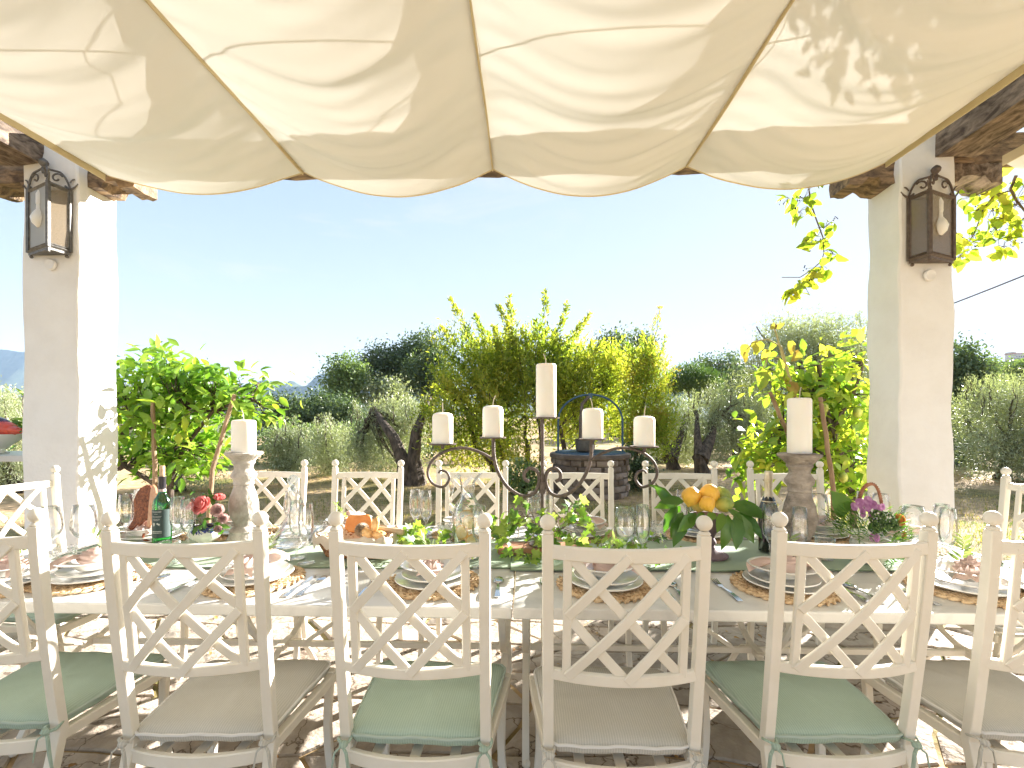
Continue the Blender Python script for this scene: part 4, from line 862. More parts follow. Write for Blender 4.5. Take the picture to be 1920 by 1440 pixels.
# ------------------------------------------------------------------ chairs
M_cream = mat('cream_metal', (.76, .71, .60), .42, (.80, .75, .65), 6, bump=.05, bscale=200)
M_cg = cloth_mat('sage_cushion', (.385, .475, .385), 0, .95, .25, (.34, .43, .345), 5, rib=45)
M_cb = cloth_mat('stone_grey_cushion', (.54, .52, .46), 0, .95, .25, (.49, .47, .41), 5, rib=45)
M_pipe = cloth_mat('pale_piping', (.72, .70, .66), 0, .9, .1)
M_piped = cloth_mat('sage_piping', (.42, .49, .42), 0, .9, .1)
def make_chair(name, label, M_cu, M_pp, group):
    t = thing(name, label, 'chair', (0, 0, 0), 0, group)
    W = .200; ZB, ZT = .655, .985
    yb = lambda z: .064*max(0, (1.02-z)/.56)**1.25 if z > .40 else .064+.0-(.46-z)*.16       # line of the back posts
    for s in (-1, 1):
        zs = [0, .15, .30, .42, .46, .55, .70, .85, .96, 1.03]
        pts = [(s*(W-.0075*max(0, (1-z))+(.02*(.45-z) if z < .45 else 0)), yb(z), z) for z in zs]
        mb = MB(); mb.sweep(pts, (.0145, 0, 0), (0, .0145, 0)); p = bevel(obj('back_post', mb, M_cream, t, smooth=False), .003, 2)
        fb = MB(); fb.lathe([(.013, 1.028), (.0165, 1.034), (.0115, 1.040)], 12, (s*W, 0, 0)); fb.ball((s*W, 0, 1.060), .0205, 14, 10); obj('finial', fb, M_cream, p)
    bow = lambda x, z: yb(z)-.042*max(0, 1-(x/W)**2)
    for nm, z, hh in (('top_rail', ZT, .0175), ('bottom_rail', ZB, .0145)):
        pts = [(x, bow(x, z), z) for x in np.linspace(-W+.004, W-.004, 13)]
        mb = MB(); mb.sweep(pts, (0, 0, hh), (0, .009, 0)); bevel(obj(nm, mb, M_cream, t, smooth=False), .003, 1)
    xi = .150
    for s in (-1, 1):
        mb = MB(); mb.sweep([(s*xi, bow(xi, z)+.0, z) for z in (ZB, (ZB+ZT)/2, ZT)], (.011, 0, 0), (0, .0075, 0)); bevel(obj('inner_upright', mb, M_cream, t, smooth=False), .0025, 1)
    for d in (1, -1):                                        # the two layers of the lattice
        for a, b in (((0, 0), (1, 1)), ((0, .5), (.5, 1)), ((.5, 0), (1, .5))):
            pts = []; dx = (b[0]-a[0])*2*xi; dz = (b[1]-a[1])*(ZT-ZB); L_ = math.hypot(dx, dz)
            for k in range(7):
                f = k/6; x = (-xi+2*xi*(a[0]+(b[0]-a[0])*f))*d; z = ZB+(ZT-ZB)*(a[1]+(b[1]-a[1])*f)
                pts.append((x, bow(x, z)-(.0075 if d > 0 else -.0045), z))
            mb = MB(); mb.sweep(pts, (-dz/L_*.0125*d, 0, dx/L_*.0125), (0, .005, 0)); bevel(obj('lattice_slat', mb, M_cream, t, smooth=False), .002, 1)
    # seat frame
    SB, SF, yF, zF = .192, .232, .455, .400
    for s in (-1, 1):
        mb = MB(); mb.sweep([(s*SB, .062, zF), (s*(SB+.012), .18, zF), (s*(SF-.008), .34, zF), (s*SF, yF, zF)], (.013, 0, 0), (0, 0, .016)); bevel(obj('side_rail', mb, M_cream, t, smooth=False), .003, 1)
        mb = MB(); zs = np.linspace(.42, 0, 9); mb.sweep([(s*(SF-.008-.016*math.sin(PI*(.42-z)/.42)), yF-.018+.012*math.sin(PI*(.42-z)/.42)-.03*((.42-z)/.42)**2+.055*((.42-z)/.42)**3, z) for z in zs], (.013, 0, 0), (0, .013, 0)); bevel(obj('front_leg', mb, M_cream, t, smooth=False), .003, 1)
    mb = MB(); mb.sweep([(x, yF-.012*(1-(x/SF)**2)*-1, zF) for x in np.linspace(-SF+.004, SF-.004, 9)], (0, 0, .016), (0, .010, 0)); bevel(obj('front_rail', mb, M_cream, t, smooth=False), .003, 1)
    mb = MB(); mb.sweep([(x, .062-.034*(1-(x/SB)**2), zF-.012) for x in np.linspace(-SB+.004, SB-.004, 9)], (0, 0, .019), (0, .009, 0)); bevel(obj('back_rail', mb, M_cream, t, smooth=False), .003, 1)
    for x in (-.11, 0, .11):
        mb = MB(); mb.sweep([(x, .05, zF-.008), (x, yF, zF-.004)], (.014, 0, 0), (0, 0, .004)); obj('seat_slat', mb, M_cream, t, smooth=False)
    # cushion: soft trapezoid with a piped seam
    z0 = zF+.018; th = .044; y0, y1 = .058, .452
    def outline(e):
        c = []
        for (cx, cy, a0) in ((SB-.004-.03, y0+.03, -90), (SF-.006-.035, y1-.035, 0), (-(SF-.006-.035), y1-.035, 90), (-(SB-.004-.03), y0+.03, 180)):
            for k in range(5): a = math.radians(a0+k*22.5); c.append((cx+math.cos(a)*(.032+e), cy+math.sin(a)*(.032+e)))
        out = []
        for i in range(len(c)):
            a, b = c[i], c[(i+1) % len(c)]; n_ = 5 if i % 5 == 4 else 1
            for q in range(n_): out.append((a[0]+(b[0]-a[0])*q/n_, a[1]+(b[1]-a[1])*q/n_))
        P2 = np.array(out+[out[0]]); L2 = np.concatenate([[0], np.cumsum(np.linalg.norm(np.diff(P2, axis=0), axis=1))]); t2 = np.linspace(0, L2[-1], 73)[:-1]
        return list(zip(np.interp(t2, L2, P2[:, 0]), np.interp(t2, L2, P2[:, 1])))
    lev = [(-.016, 0), (-.002, .007), (.003, .018), (.003, .026), (-.006, .036), (-.022, .042), (-.045, .0458), (-.08, .0475), (-.12, .0482), (-.16, .0486), (-.20, .0488)]
    rings = []
    for e, dz in lev:
        o_ = outline(0); s_ = 1+e*4.2
        rings.append([(x*s_, .255+(y-.255)*s_, z0+dz+.0018*math.sin(x*s_*40+y*s_*23)+.0010*math.sin(x*s_*95-y*s_*70)) for x, y in o_])
    n_ = len(rings[0]); vs = [v for r in rings for v in r]+[(0, .255, z0), (0, .255, z0+.0489)]
    fs = [(i*n_+k, i*n_+(k+1) % n_, i*n_+n_+(k+1) % n_, i*n_+n_+k) for i in range(len(rings)-1) for k in range(n_)]
    fs += [((k+1) % n_, k, len(rings)*n_) for k in range(n_)]+[((len(rings)-1)*n_+k, (len(rings)-1)*n_+(k+1) % n_, len(rings)*n_+1) for k in range(n_)]
    mb = MB(); mb.add(vs, fs); cu = obj('cushion', mb, M_cu, t)
    mb = MB(); mb.tube([(x*1.004, .255+(y-.255)*1.004, z+.002) for x, y, z in rings[3]], .0042, 6, closed=True); obj('piping', mb, M_pp, cu)
    for s in (-1, 1):
        mb = MB(); c = Vector((s*(SB+.004), .052, .435)); random.seed(int(s+3))
        mb.tube([c+Vector((.017*math.cos(a), .020*math.sin(a), .004*math.sin(2*a)+.006)) for a in np.linspace(0, 2*PI, 14)], .0045, 6, flat=.6)
        mb.ball(c+Vector((-.003*s, -.022, .002)), .012, 8, 6, (1.1, .9, .8), jit=.15)
        for q in (-1, 1): mb.tube([c+Vector((0, -.022, 0)), c+Vector((q*.016, -.032, -.014)), c+Vector((q*.022, -.034, -.05)), c+Vector((q*.03, -.03, -.10-.02*q))], [.004, .005, .005, .003], 5, flat=.5)
        obj('cushion_tie', mb, M_cu, t)
    return t
GN = 'lattice back chairs along the near side of the table'; GF = 'lattice back chairs along the far side of the table'; GE = 'lattice back chairs at the table ends'
cg = make_chair('garden_chair', 'cream lattice chair with sage cushion, left of the table joint, near side', M_cg, M_piped, GN)
cb = make_chair('garden_chair', 'cream lattice chair with grey cushion, just right of the table joint, near side', M_cb, M_pipe, GN)
def place(o, x, y, rz, label=None, group=None, first=False):
    if not first: o = copy_tree(o)
    o.location = (x, y, .012); o.rotation_euler = (0, 0, rz)
    if label: o['label'] = label
    if group: o['group'] = group
    return o
R_ = math.radians
place(cg, -.308, 1.235, R_(-1.2), first=True); place(cb, .256, 1.215, R_(0), first=True)
place(cb, -.912, 1.23, R_(2.0), 'cream lattice chair with grey cushion second from left on the near side', GN)
place(cg, -1.560, 1.265, R_(0), 'cream lattice chair with sage cushion at the left edge of the near side', GN)
place(cg, .873, 1.275, R_(2.2), 'cream lattice chair with sage cushion in front of the purple flower pot', GN)
place(cb, 1.455, 1.30, R_(0), 'cream lattice chair with grey cushion at the right edge of the near side', GN)
FX = [xat(px, 2.82) for px in (513, 692, 886, 1081, 1272, 1468)]
flab = ['behind the left stone candlestick, half hidden', 'far side, behind the bread basket', 'far side, behind the lemon water jug', 'far side, behind the candelabra stem, before the well', 'far side, behind the bowl of lemons', 'far side, behind the sparkling wine bottle and right candlestick']
for i, x in enumerate(FX): place(cg if i % 2 else cb, x, 2.80, PI+R_(random.uniform(-1.5, 1.5)), 'cream lattice chair '+flab[i], GF)
place(cg, -2.50, 2.22, R_(-90), 'cream lattice chair with sage cushion at the left table end by the pillar', GE)
place(cb, -2.48, 1.64, R_(-90), 'grey cushioned lattice chair at the left table end, only its seat showing', GE)
place(cb, 2.44, 2.26, R_(90), 'white sunlit lattice chair at the right table end, its post standing before the lawn', GE)
place(cg, 2.44, 1.66, R_(90), 'sage cushioned lattice chair at the right table end, only its seat showing', GE)

# ------------------------------------------------------------------ tables
TY0, TY1 = 1.535, 2.71; XJ = xat(961, 1.535)
M_marble = mat('pale_marble', (.60, .585, .55), .32, (.44, .435, .415), 3.2, 9, .08, 60, lo=.48, hi=.78, stretch=(1, 2.2, 1), distort=1.6)
def table(x0, x1, label, inner):
    root = thing('dining_table', label, 'table', ((x0+x1)/2, (TY0+TY1)/2, 0), 0, 'marble topped dining tables set end to end'); o = Vector(root.location)
    tp = MB(); tp.box((0, 0, TZ-.019), (x1-x0, TY1-TY0, .038)); bevel(obj('tabletop', tp, M_marble, root, smooth=False), .006, 3)
    ym = .0
    ends = [(x1-.045)-o.x, 0, (x0+.14)-o.x] if inner > 0 else [(x0+.045)-o.x, 0, (x1-.14)-o.x]
    zc = .31
    for q, x in enumerate(ends):
        mb = MB()
        for s in (-1, 1):
            up = [(x+(.006*s), s*(.40-.37*math.sin(PI/2*min(1, t_*1.0))**1.0)+0, .678-(.678-zc)*t_) for t_ in np.linspace(0, 1, 9)]
            up = [(x+.004*s, s*(.03+.34*(1-t_)**.55 if t_ < 1 else .03), .678-(.678-zc)*t_) for t_ in np.linspace(0, 1, 10)]
            dn = [(x+.004*s, s*(.03+.30*t_**.6), zc-(zc-.016)*t_) for t_ in np.linspace(0, 1, 10)]
            mb.sweep(up, (.014, 0, 0), (0, .010, 0)) ; mb.sweep(dn, (.014, 0, 0), (0, .010, 0))
            mb.ball((x, s*.33, .022), .016, 8, 6)
        mb.box((x, 0, zc), (.034, .10, .03)); mb.sweep([(x, -.40, .672), (x, .40, .672)], (.016, 0, 0), (0, 0, .008))
        bevel(obj('curved_leg_frame', mb, M_cream, root, smooth=False), .003, 1)
    st = MB(); st.sweep([(ends[0], 0, zc), (ends[2], 0, zc)], (0, 0, .013), (0, .009, 0)); bevel(obj('stretcher', st, M_cream, root, smooth=False), .003, 1)
    for s in (-1, 1):
        br = MB(); br.sweep([(s*.10, .0, zc+.012), (s*.62, .0, .672)], (0, .018, 0), (-s*.005, 0, .006)); bevel(obj('diagonal_brace', br, M_cream, root, smooth=False), .002, 1)
    return root
table(-2.16, XJ-.0018, 'left marble topped table with cream iron legs, joined at the middle', 1)
table(XJ+.0018, 2.08, 'right marble topped table with cream iron legs, joined at the middle', -1)

# runners with slight waves
M_run = cloth_mat('sage_linen', (.38, .47, .345), .1, .95, .3, (.43, .52, .39), 6)
def runner(x0, x1, label, zz, slope):
    mb = MB(); n = 70; rs = random.Random(zz*1e4)
    ph = rs.uniform(0, 6)
    def top(s, q):
        x = x0+(x1-x0)*s; e = .012*math.sin(x*2.3+ph)+.006*math.sin(x*7+ph); y = (1.915+e)+(2.385-1.915)*q
        return (x, y, zz+.0035+.002*math.sin(x*9+q*5+ph)+.0016*math.sin(x*23-q*11))
    g1 = MB().grid(top, n, 10); m_ = len(g1.v); mb.add(g1.v, g1.f); mb.add([(x, y, z-.003) for x, y, z in g1.v], [f[::-1] for f in g1.f])
    per = [i for i in range(n+1)]+[j*(n+1)+n for j in range(1, 11)]+[10*(n+1)+i for i in range(n-1, -1, -1)]+[j*(n+1) for j in range(9, 0, -1)]
    mb.f += [(per[(k+1) % len(per)], per[k], per[k]+m_, per[(k+1) % len(per)]+m_) for k in range(len(per))]
    o = obj('table_runner', mb, M_run); tag(o, label, 'table runner', 'sage linen table runners')
    h = MB(); h.tube([Vector(g1.v[i])+Vector((0, .0, .0005)) for i in per], .0024, 5, closed=True); obj('hem', h, mat('runner_hem', (.14, .19, .12), .95), o)
runner(-2.10, XJ+.16, 'sage green linen runner along the left marble table', TZ, 0)
runner(XJ-.02, 2.02, 'sage green linen runner along the right marble table', TZ+.006, 0)
RZ = TZ+.011

# ------------------------------------------------------------------ place settings
M_rattan = mat('woven_hyacinth', (.42, .27, .14), .85, (.70, .52, .31), 40, 4, .8, 120, lo=.3, hi=.62, island=True)
M_china = mat('white_china', (.72, .70, .65), .18, (.75, .735, .69), 4, coat=.3)
M_steel = mat('polished_steel', (.62, .62, .62), .16, (.70, .70, .70), 10, metal=1)
M_nap = cloth_mat('blush_linen', (.70, .53, .46), .25, .95, .3, (.76, .60, .53), 8)
M_sage = leaf_mat('sage_sprig', [(.16, .22, .09), (.26, .32, .15), (.36, .40, .22)], .3, .3, 6)
# placemat: three thick braided rings with knots of straw
mbm = MB()
def braid(R0, n, w, h):
    for k in range(n):
        a = 2*PI*k/n
        for s in (-1, 1):
            c = Vector(((R0+s*w*.26)*math.cos(a+s*.5*2*PI/n*.5), (R0+s*w*.26)*math.sin(a+s*.5*2*PI/n*.5), h*.5+random.uniform(-.001, .001)))
            rot = Matrix.Rotation(a+PI/2+s*.62, 3, 'Z')
            mbm.ball(c, 1, 6, 4, (2*PI*R0/n*.72, w*.30, h*.55), rot)
for R0, n in ((.164, 34), (.143, 30), (.122, 26), (.10, 22), (.078, 18), (.056, 13), (.034, 8)): braid(R0, n, .022, .012)
ME_mat = mbm.mesh('woven_placemat', M_rattan)
def plate_mesh(nm, R0, h, rim, well=.6, rib=0):
    mb = MB(); mb.lathe([(0, .0), (R0*well*.85, 0), (R0*well, .003), (R0*.98, h-.003), (R0, h), (R0*.985, h+.003), (R0*(well+.10), .008+h*.12), (R0*well*.9, .006), (0, .006)], 40, ribs=0); return mb.mesh(nm, M_china)
ME_dinner = plate_mesh('dinner_plate', .140, .016, .03, .68); ME_side = plate_mesh('salad_plate', .118, .016, .02, .64)
mb = MB(); mb.lathe([(0, 0), (.052, 0), (.058, .006), (.082, .026), (.118, .036), (.120, .039), (.115, .040), (.080, .031), (.055, .011), (0, .009)], 40); ME_bowl = mb.mesh('soup_bowl', M_china)
# cutlery, lying along +y with the head towards +y
mb = MB()
def handle(mb, y0, y1, w0, w1):
    ys = np.linspace(y0, y1, 7); mb.sweep([(0, y, .004+.004*math.sin(PI*(y-y0)/(y1-y0))) for y in ys], [(w0+(w1-w0)*((y-y0)/(y1-y0)), 0, 0) for y in ys], (0, 0, .0014))
mb = MB(); handle(mb, -.10, .03, .0095, .003); mb.sweep([(0, .03, .004), (0, .045, .003), (0, .062, .003)], [(.003, 0, 0), (.010, 0, 0), (.012, 0, 0)], (0, 0, .001))
for k in range(4): mb.sweep([((k-1.5)*.0066, .062, .003), ((k-1.5)*.0066, .085, .005), ((k-1.5)*.0064, .105, .010)], [(.0020, 0, 0), (.0019, 0, 0), (.0012, 0, 0)], (0, 0, .001))
ME_fork = mb.mesh('fork', M_steel)
mb = MB(); handle(mb, -.10, .035, .0100, .003); mb.ball((0, .068, .0055), 1, 14, 8, (.0205, .036, .0055)); ME_spoon = mb.mesh('spoon', M_steel)
mb = MB(); handle(mb, -.11, .0, .0100, .007); mb.sweep([(0, y, .004) for y in (0, .03, .07, .10, .115)], [(.007, 0, 0), (.0095, 0, 0), (.0105, 0, 0), (.008, 0, 0), (.001, 0, 0)], (0, 0, .0011)); ME_knife = mb.mesh('knife', M_steel)
for me in (ME_fork, ME_spoon, ME_knife, ME_mat, ME_dinner, ME_side, ME_bowl):
    try: me.set_sharp_from_angle(angle=R_(40))
    except Exception: pass
# knotted napkins: three foldings
def napkin_mesh(seed):
    rr = random.Random(seed); mb = MB()
    # a gathered band wound into a knot, and two tails
    def band(pts, w, nrm, fold=.006, nn=9):
        pts = [Vector(p) for p in pts]; m_ = len(pts)
        vs = []
        for i, p in enumerate(pts):
            tg = (pts[min(i+1, m_-1)]-pts[max(i-1, 0)]).normalized(); n_ = Vector(nrm(i/(m_-1))); sd = tg.cross(n_).normalized(); n_ = sd.cross(tg)
            ww = w(i/(m_-1))
            for k in range(nn): u = k/(nn-1)*2-1; vs.append(p+sd*(u*ww)+n_*(fold*math.sin(k*2.4+i*.25+seed)+(-.35*ww*u*u)))
        return vs, [(i*nn+k, i*nn+k+1, i*nn+nn+k+1, i*nn+nn+k) for i in range(m_-1) for k in range(nn-1)]
    r0 = .034
    v, f = band([(r0*math.cos(a)*1.05, r0*.8*math.sin(a), .030+.012*math.sin(a*.5+seed)) for a in np.linspace(0, 2*PI, 22)], lambda t_: .026+.004*math.sin(t_*9), lambda t_: (math.cos(2*PI*t_), math.sin(2*PI*t_), .9)); mb.add(v, f)
    v, f = band([(.02*math.cos(a)+.004, .016*math.sin(a), .042+.003*a) for a in np.linspace(.5, 6.0, 16)], lambda t_: .018, lambda t_: (math.cos(.5+5.5*t_), math.sin(.5+5.5*t_), 1.3)); mb.add(v, f)
    for q in (0, 1):
        a = rr.uniform(-.4, .4)+(PI if q else 0)+.3; L_ = rr.uniform(.09, .12)
        v, f = band([(math.cos(a)*(.02+L_*t_)+.012*math.sin(t_*4+seed)*t_, math.sin(a)*(.02+L_*t_), .034+.016*math.sin(t_*3)-.020*t_) for t_ in np.linspace(0, 1, 14)], lambda t_: .014+.034*t_**.8, lambda t_: (0, 0, 1), .007); mb.add(v, f)
    me = mb.mesh('napkin', M_nap); return me
NAPS = [napkin_mesh(k) for k in range(4)]
# tail of the left hand napkin hangs over its bowl
def sprig_mesh(seed):
    rr = np.random.default_rng(seed); n = 13; t_ = np.linspace(.15, 1, n); P_ = np.stack([.02*np.sin(t_*2), .01*t_, .11*t_], 1)
    D = np.stack([np.where(np.arange(n) % 2, 1, -1)*.8, rr.normal(size=n)*.4, np.full(n, .9)], 1); U = rr.normal(size=(n, 3))*.3+np.array([0, -1., .6])
    me = leaf_mesh('herb_sprig', leaf_template([(0, .02), (.3, .13), (.65, .12), (1, .01)], .2, .15), P_, D, U, rr.uniform(.035, .052, n), M_sage); return me
SPR = [sprig_mesh(k) for k in range(3)]
def put(name, me, loc, rz, label, cat, group, rx=0, ry=0, sc=1):
    o = bpy.data.objects.new(name, me); COL.objects.link(o); o.location = loc; o.rotation_euler = (rx, ry, rz); o.scale = (sc, sc, sc); return tag(o, label, cat, group)
def setting(x, y, rz, where, i, near=True, full=True):
    random.seed(100+i); fx = lambda dx, dy, z=TZ: Vector((x+dx*math.cos(rz)-dy*math.sin(rz), y+dx*math.sin(rz)+dy*math.cos(rz), z))
    ru = lambda a: random.uniform(-a, a)
    over = RZ-TZ if not near and y < 2.5 and False else 0
    put('woven_placemat', ME_mat, (x, y, TZ+.0005), random.random()*6, 'round woven hyacinth placemat '+where, 'placemat', 'round woven placemats')
    z = TZ+.0125
    put('dinner_plate', ME_dinner, fx(ru(.006), ru(.006), z), 0, 'white dinner plate lowest in the stack '+where, 'plate', 'white dinner plates')
    z += .0165; put('salad_plate', ME_side, fx(ru(.006), ru(.006), z), 0, 'white middle plate in the stack '+where, 'plate', 'white salad plates')
    z += .0165; put('soup_bowl', ME_bowl, fx(ru(.005), ru(.005), z), 0, 'white rimmed bowl atop the stack '+where, 'bowl', 'white soup bowls', rx=ru(.03), ry=ru(.03))
    put('linen_napkin', NAPS[i % 4], fx(ru(.01), ru(.01), z+.012), rz+[.4, 1.2, 1.7, 2.6, -.6][i % 5], 'knotted blush napkin in the bowl '+where, 'napkin', 'knotted blush napkins', sc=1.05)
    if full or i % 2: put('herb_sprig', SPR[i % 3], fx(ru(.02), .03, z+.03), rz+ru(2), 'green herb sprig on the napkin '+where, 'sprig', 'herb sprigs in the napkins', rx=-.45)
    put('fork', ME_fork, fx(-.225, -.045+ru(.01)), rz+ru(.05), 'steel fork left of the plates '+where, 'fork', 'steel forks')
    put('knife', ME_knife, fx(.205, -.05+ru(.01)), rz+ru(.05), 'steel knife right of the plates '+where, 'knife', 'steel knives')
    put('spoon', ME_spoon, fx(.248, -.045+ru(.01)), rz+ru(.06), 'steel spoon beside the knife '+where, 'spoon', 'steel spoons')
YN = 1.765
for i, (px, wh) in enumerate(((178, 'before the chair at the left edge, near side'), (478, 'before the second chair from left, near side'), (812, 'before the sage chair left of the table joint'), (1133, 'before the grey chair right of the table joint'), (1465, 'before the sage chair by the purple flowers'), (1800, 'before the chair at the right edge, near side'))):
    setting(xat(px, YN), YN-.004*i, R_(random.uniform(-3, 3)), wh, i)
for i, (x, wh) in enumerate(zip(FX, ('behind the left stone candlestick', 'behind the bread basket', 'behind the lemon water jug', 'behind the ivy and candelabra', 'behind the bowl of lemons', 'behind the right stone candlestick'))):
    setting(x, 2.50, PI, wh, 10+i, False, i % 2 == 0)
setting(-1.90, 2.30, R_(-90), 'at the left table end beside the pillar', 20, False)
setting(-1.93, 1.69, R_(-90), 'at the near left table corner', 21, False)
setting(1.80, 2.32, R_(90), 'at the right table end beside the pillar', 22, False)
setting(1.86, 1.72, R_(90), 'at the near right table corner', 23, False)

# ------------------------------------------------------------------ glasses
M_gl = glass_mat('clear_glass'); M_gk = glass_mat('cut_glass', bump=.004, rough=.05)
def gmesh(nm, prof, m_, n=28, closed=False):
    mb = MB(); mb.open = True; mb.lathe(prof, n); me = mb.mesh(nm, m_); return me
ME_wine = gmesh('wine_glass', [(.036, 0), (.036, .002), (.012, .005), (.0045, .012), (.0040, .05), (.0045, .082), (.014, .092), (.034, .108), (.046, .132), (.047, .150), (.043, .19), (.037, .235), (.0362, .235), (.042, .19), (.0457, .15), (.0445, .132), (.032, .111), (0, .098)], M_gl)
ME_tulip = gmesh('flute_glass', [(.034, 0), (.034, .002), (.012, .005), (.0042, .012), (.0038, .055), (.0045, .085), (.012, .098), (.026, .122), (.0305, .15), (.0295, .20), (.0255, .25), (.0247, .25), (.0285, .20), (.0293, .15), (.0245, .123), (.008, .102), (0, .100)], M_gl)
ME_tumb = gmesh('cut_tumbler', [(.033, 0), (.034, .004), (.039, .085), (.040, .092), (.038, .092), (.036, .08), (.031, .010), (0, .009)], M_gk)
def glass(kind, px, py, Y, label):
    me, nm, cat, g, h = {'w': (ME_wine, 'wine_glass', 'wine glass', 'tall clear wine glasses', .235), 't': (ME_tulip, 'flute_glass', 'flute glass', 'clear tulip flutes', .25), 'c': (ME_tumb, 'cut_tumbler', 'tumbler', 'cut glass tumblers', .092)}[kind]
    p = at(px, py, Y); on = 1.90 < Y < 2.40
    put(nm, me, (p.x, Y, (RZ if on else TZ)+.0006), 0, label, cat, g)
for a in (('w', 92, 0, 1.93, 'wine glass at the left beside the first near chair post'), ('w', 157, 0, 1.98, 'big wine glass before the left pillar'), ('t', 236, 0, 2.18, 'flute at the left of the copper wings'), ('w', 268, 0, 2.50, 'wine glass behind the copper wings'),
          ('t', 333, 0, 2.10, 'left flute of the pair before the green wine bottle'), ('t', 352, 0, 2.06, 'right flute of the pair beside the pink roses'), ('w', 549, 0, 2.46, 'wine glass behind the glass decanter'), ('t', 574, 0, 1.955, 'front flute beside the decanter'), ('t', 556, 0, 2.02, 'rear flute beside the decanter'),
          ('t', 779, 0, 2.43, 'left flute of the pair left of the lemon jug'), ('t', 799, 0, 2.40, 'right flute of the pair left of the lemon jug'), ('w', 1003, 0, 2.47, 'wine glass behind the candelabra stem'), ('t', 1028, 0, 2.44, 'flute right behind the candelabra stem'), ('w', 1172, 0, 1.985, 'wine glass between the ivy and the bowl of lemons'), ('t', 1205, 0, 1.96, 'flute between the ivy and the bowl of lemons'),
          ('t', 899, 0, 1.93, 'flute in front of the lemon jug'), ('t', 1278, 0, 2.45, 'left flute behind the bowl of lemons'), ('t', 1302, 0, 2.47, 'right flute behind the bowl of lemons'), ('t', 1499, 0, 1.93, 'flute standing before the right stone candlestick'), ('t', 1444, 0, 2.0, 'flute beside the sparkling wine bottle'), ('w', 1535, 0, 2.44, 'wine glass behind the right stone candlestick'),
          ('t', 1618, 0, 2.43, 'left flute behind the purple flower pot'), ('w', 1650, 0, 2.46, 'wine glass behind the purple flower pot handle'), ('w', 1712, 0, 2.06, 'wine glass right of the purple flower pot'), ('t', 1765, 0, 2.02, 'rear flute at the right before the pillar'), ('t', 1777, 0, 1.93, 'front flute at the right before the pillar')):
    glass(*a[:4], a[4])
for a in ((122, 1.88, 'pressed glass tumbler by the left edge, near side'), (318, 1.93, 'cut tumbler in front of the green wine bottle'), (597, 2.33, 'cut tumbler left of the bread basket'), (835, 2.30, 'cut tumbler left of the lemon jug'), (1547, 2.08, 'cut tumbler right of the right stone candlestick'), (1838, 1.93, 'sparkling cut tumbler at the right edge'), (1090, 2.42, 'cut tumbler behind the ivy'), (1235, 2.36, 'cut tumbler left behind the bowl of lemons')):
    glass('c', a[0], 0, a[1], a[2])
# ------------------------------------------------------------------ candelabra and candles
M_wax = mat('ivory_wax', (.86, .82, .72), .5, (.88, .84, .75), 5, bump=.03, bscale=40)
try:
    b_ = M_wax.node_tree.nodes['Principled BSDF']; b_.inputs['Subsurface Weight'].default_value = .35; b_.inputs['Subsurface Radius'].default_value = (.03, .02, .012); b_.inputs['Subsurface Scale'].default_value = .6
except Exception: pass
M_wick = mat('candle_wick', (.5, .44, .33), .9)
def candle(p, R0, h, label, dome=.004):
    r = thing('pillar_candle', label, 'candle', p, 0, 'ivory pillar candles')
    mb = MB(); mb.lathe([(R0*.97, 0), (R0, .004), (R0, h-.008-dome), (R0*.97, h-.003-dome), (R0*.90, h-dome*.6), (R0*.6, h-dome*.1), (R0*.25, h), (0, h)], 28); obj('wax', mb, M_wax, r)
    mb = MB(); k = random.uniform(-.006, .006); mb.tube([(0, 0, h-.004), (k*.3, 0, h+.014), (k, .002, h+.030), (k*2.4, .003, h+.046)], .0022, 5); obj('wick', mb, M_wick, r)
YC = 2.15; cx = xat(1017, YC); pz = lambda py: at(0, py, YC).z
cand = thing('candelabra', 'brown wrought iron candelabra with five plates and scrolled arms', 'candelabra', (cx, YC, RZ)); o = Vector((cx, YC, RZ))
Q = lambda px, py, dy=0: at(px, py, YC+dy)-o
st = MB(); st.tube([(0, 0, .04), (0, 0, pz(785)-RZ)], .0085, 8); st.tube([(0, 0, pz(920)-RZ), (0, 0, pz(900)-RZ)], .015, 8); obj('stem', st, M_irond, cand)
bs = MB(); bs.lathe([(.0, .0325), (.062, .0325), (.062, .0385), (.02, .044), (.012, .06)], 24); obj('base', bs, M_irond, cand)
def smooth(pts, n=8):
    pts = [Vector(p) for p in pts]; out = []
    for i in range(len(pts)-1):
        p0, p1, p2, p3 = pts[max(i-1, 0)], pts[i], pts[i+1], pts[min(i+2, len(pts)-1)]
        for k in range(n): t_ = k/n; out.append(.5*((2*p1)+(p2-p0)*t_+(2*p0-5*p1+4*p2-p3)*t_*t_+(3*p1-3*p2-p0+p3)*t_**3))
    out.append(pts[-1]); return out
for s, ip in ((-1, (925, 822)), (1, (1110, 825))):
    mir = lambda px: px if s < 0 else 2034-px
    arm = MB(); arm.tube(smooth([Q(mir(925), 822), Q(mir(926), 855), Q(mir(934), 885), Q(mir(953), 914), Q(mir(980), 930), Q(mir(1002), 924), Q(mir(1011), 902), Q(mir(1007), 884), Q(mir(994), 878), Q(mir(984), 886), Q(mir(984), 898), Q(mir(993), 903)]), .0085, 8, flat=.8); obj('inner_arm', arm, M_irond, cand)
    arm = MB(); arm.tube(smooth([Q(mir(928), 864), Q(mir(905), 850), Q(mir(872), 840), Q(mir(838), 845), Q(mir(812), 862), Q(mir(802), 885), Q(mir(810), 905), Q(mir(830), 913), Q(mir(842), 900), Q(mir(839), 887), Q(mir(828), 882), Q(mir(822), 887)]), [.0085]*60+[.008]*20+[.006]*9, 8, flat=.8); obj('outer_arm', arm, M_irond, cand)
hts = []
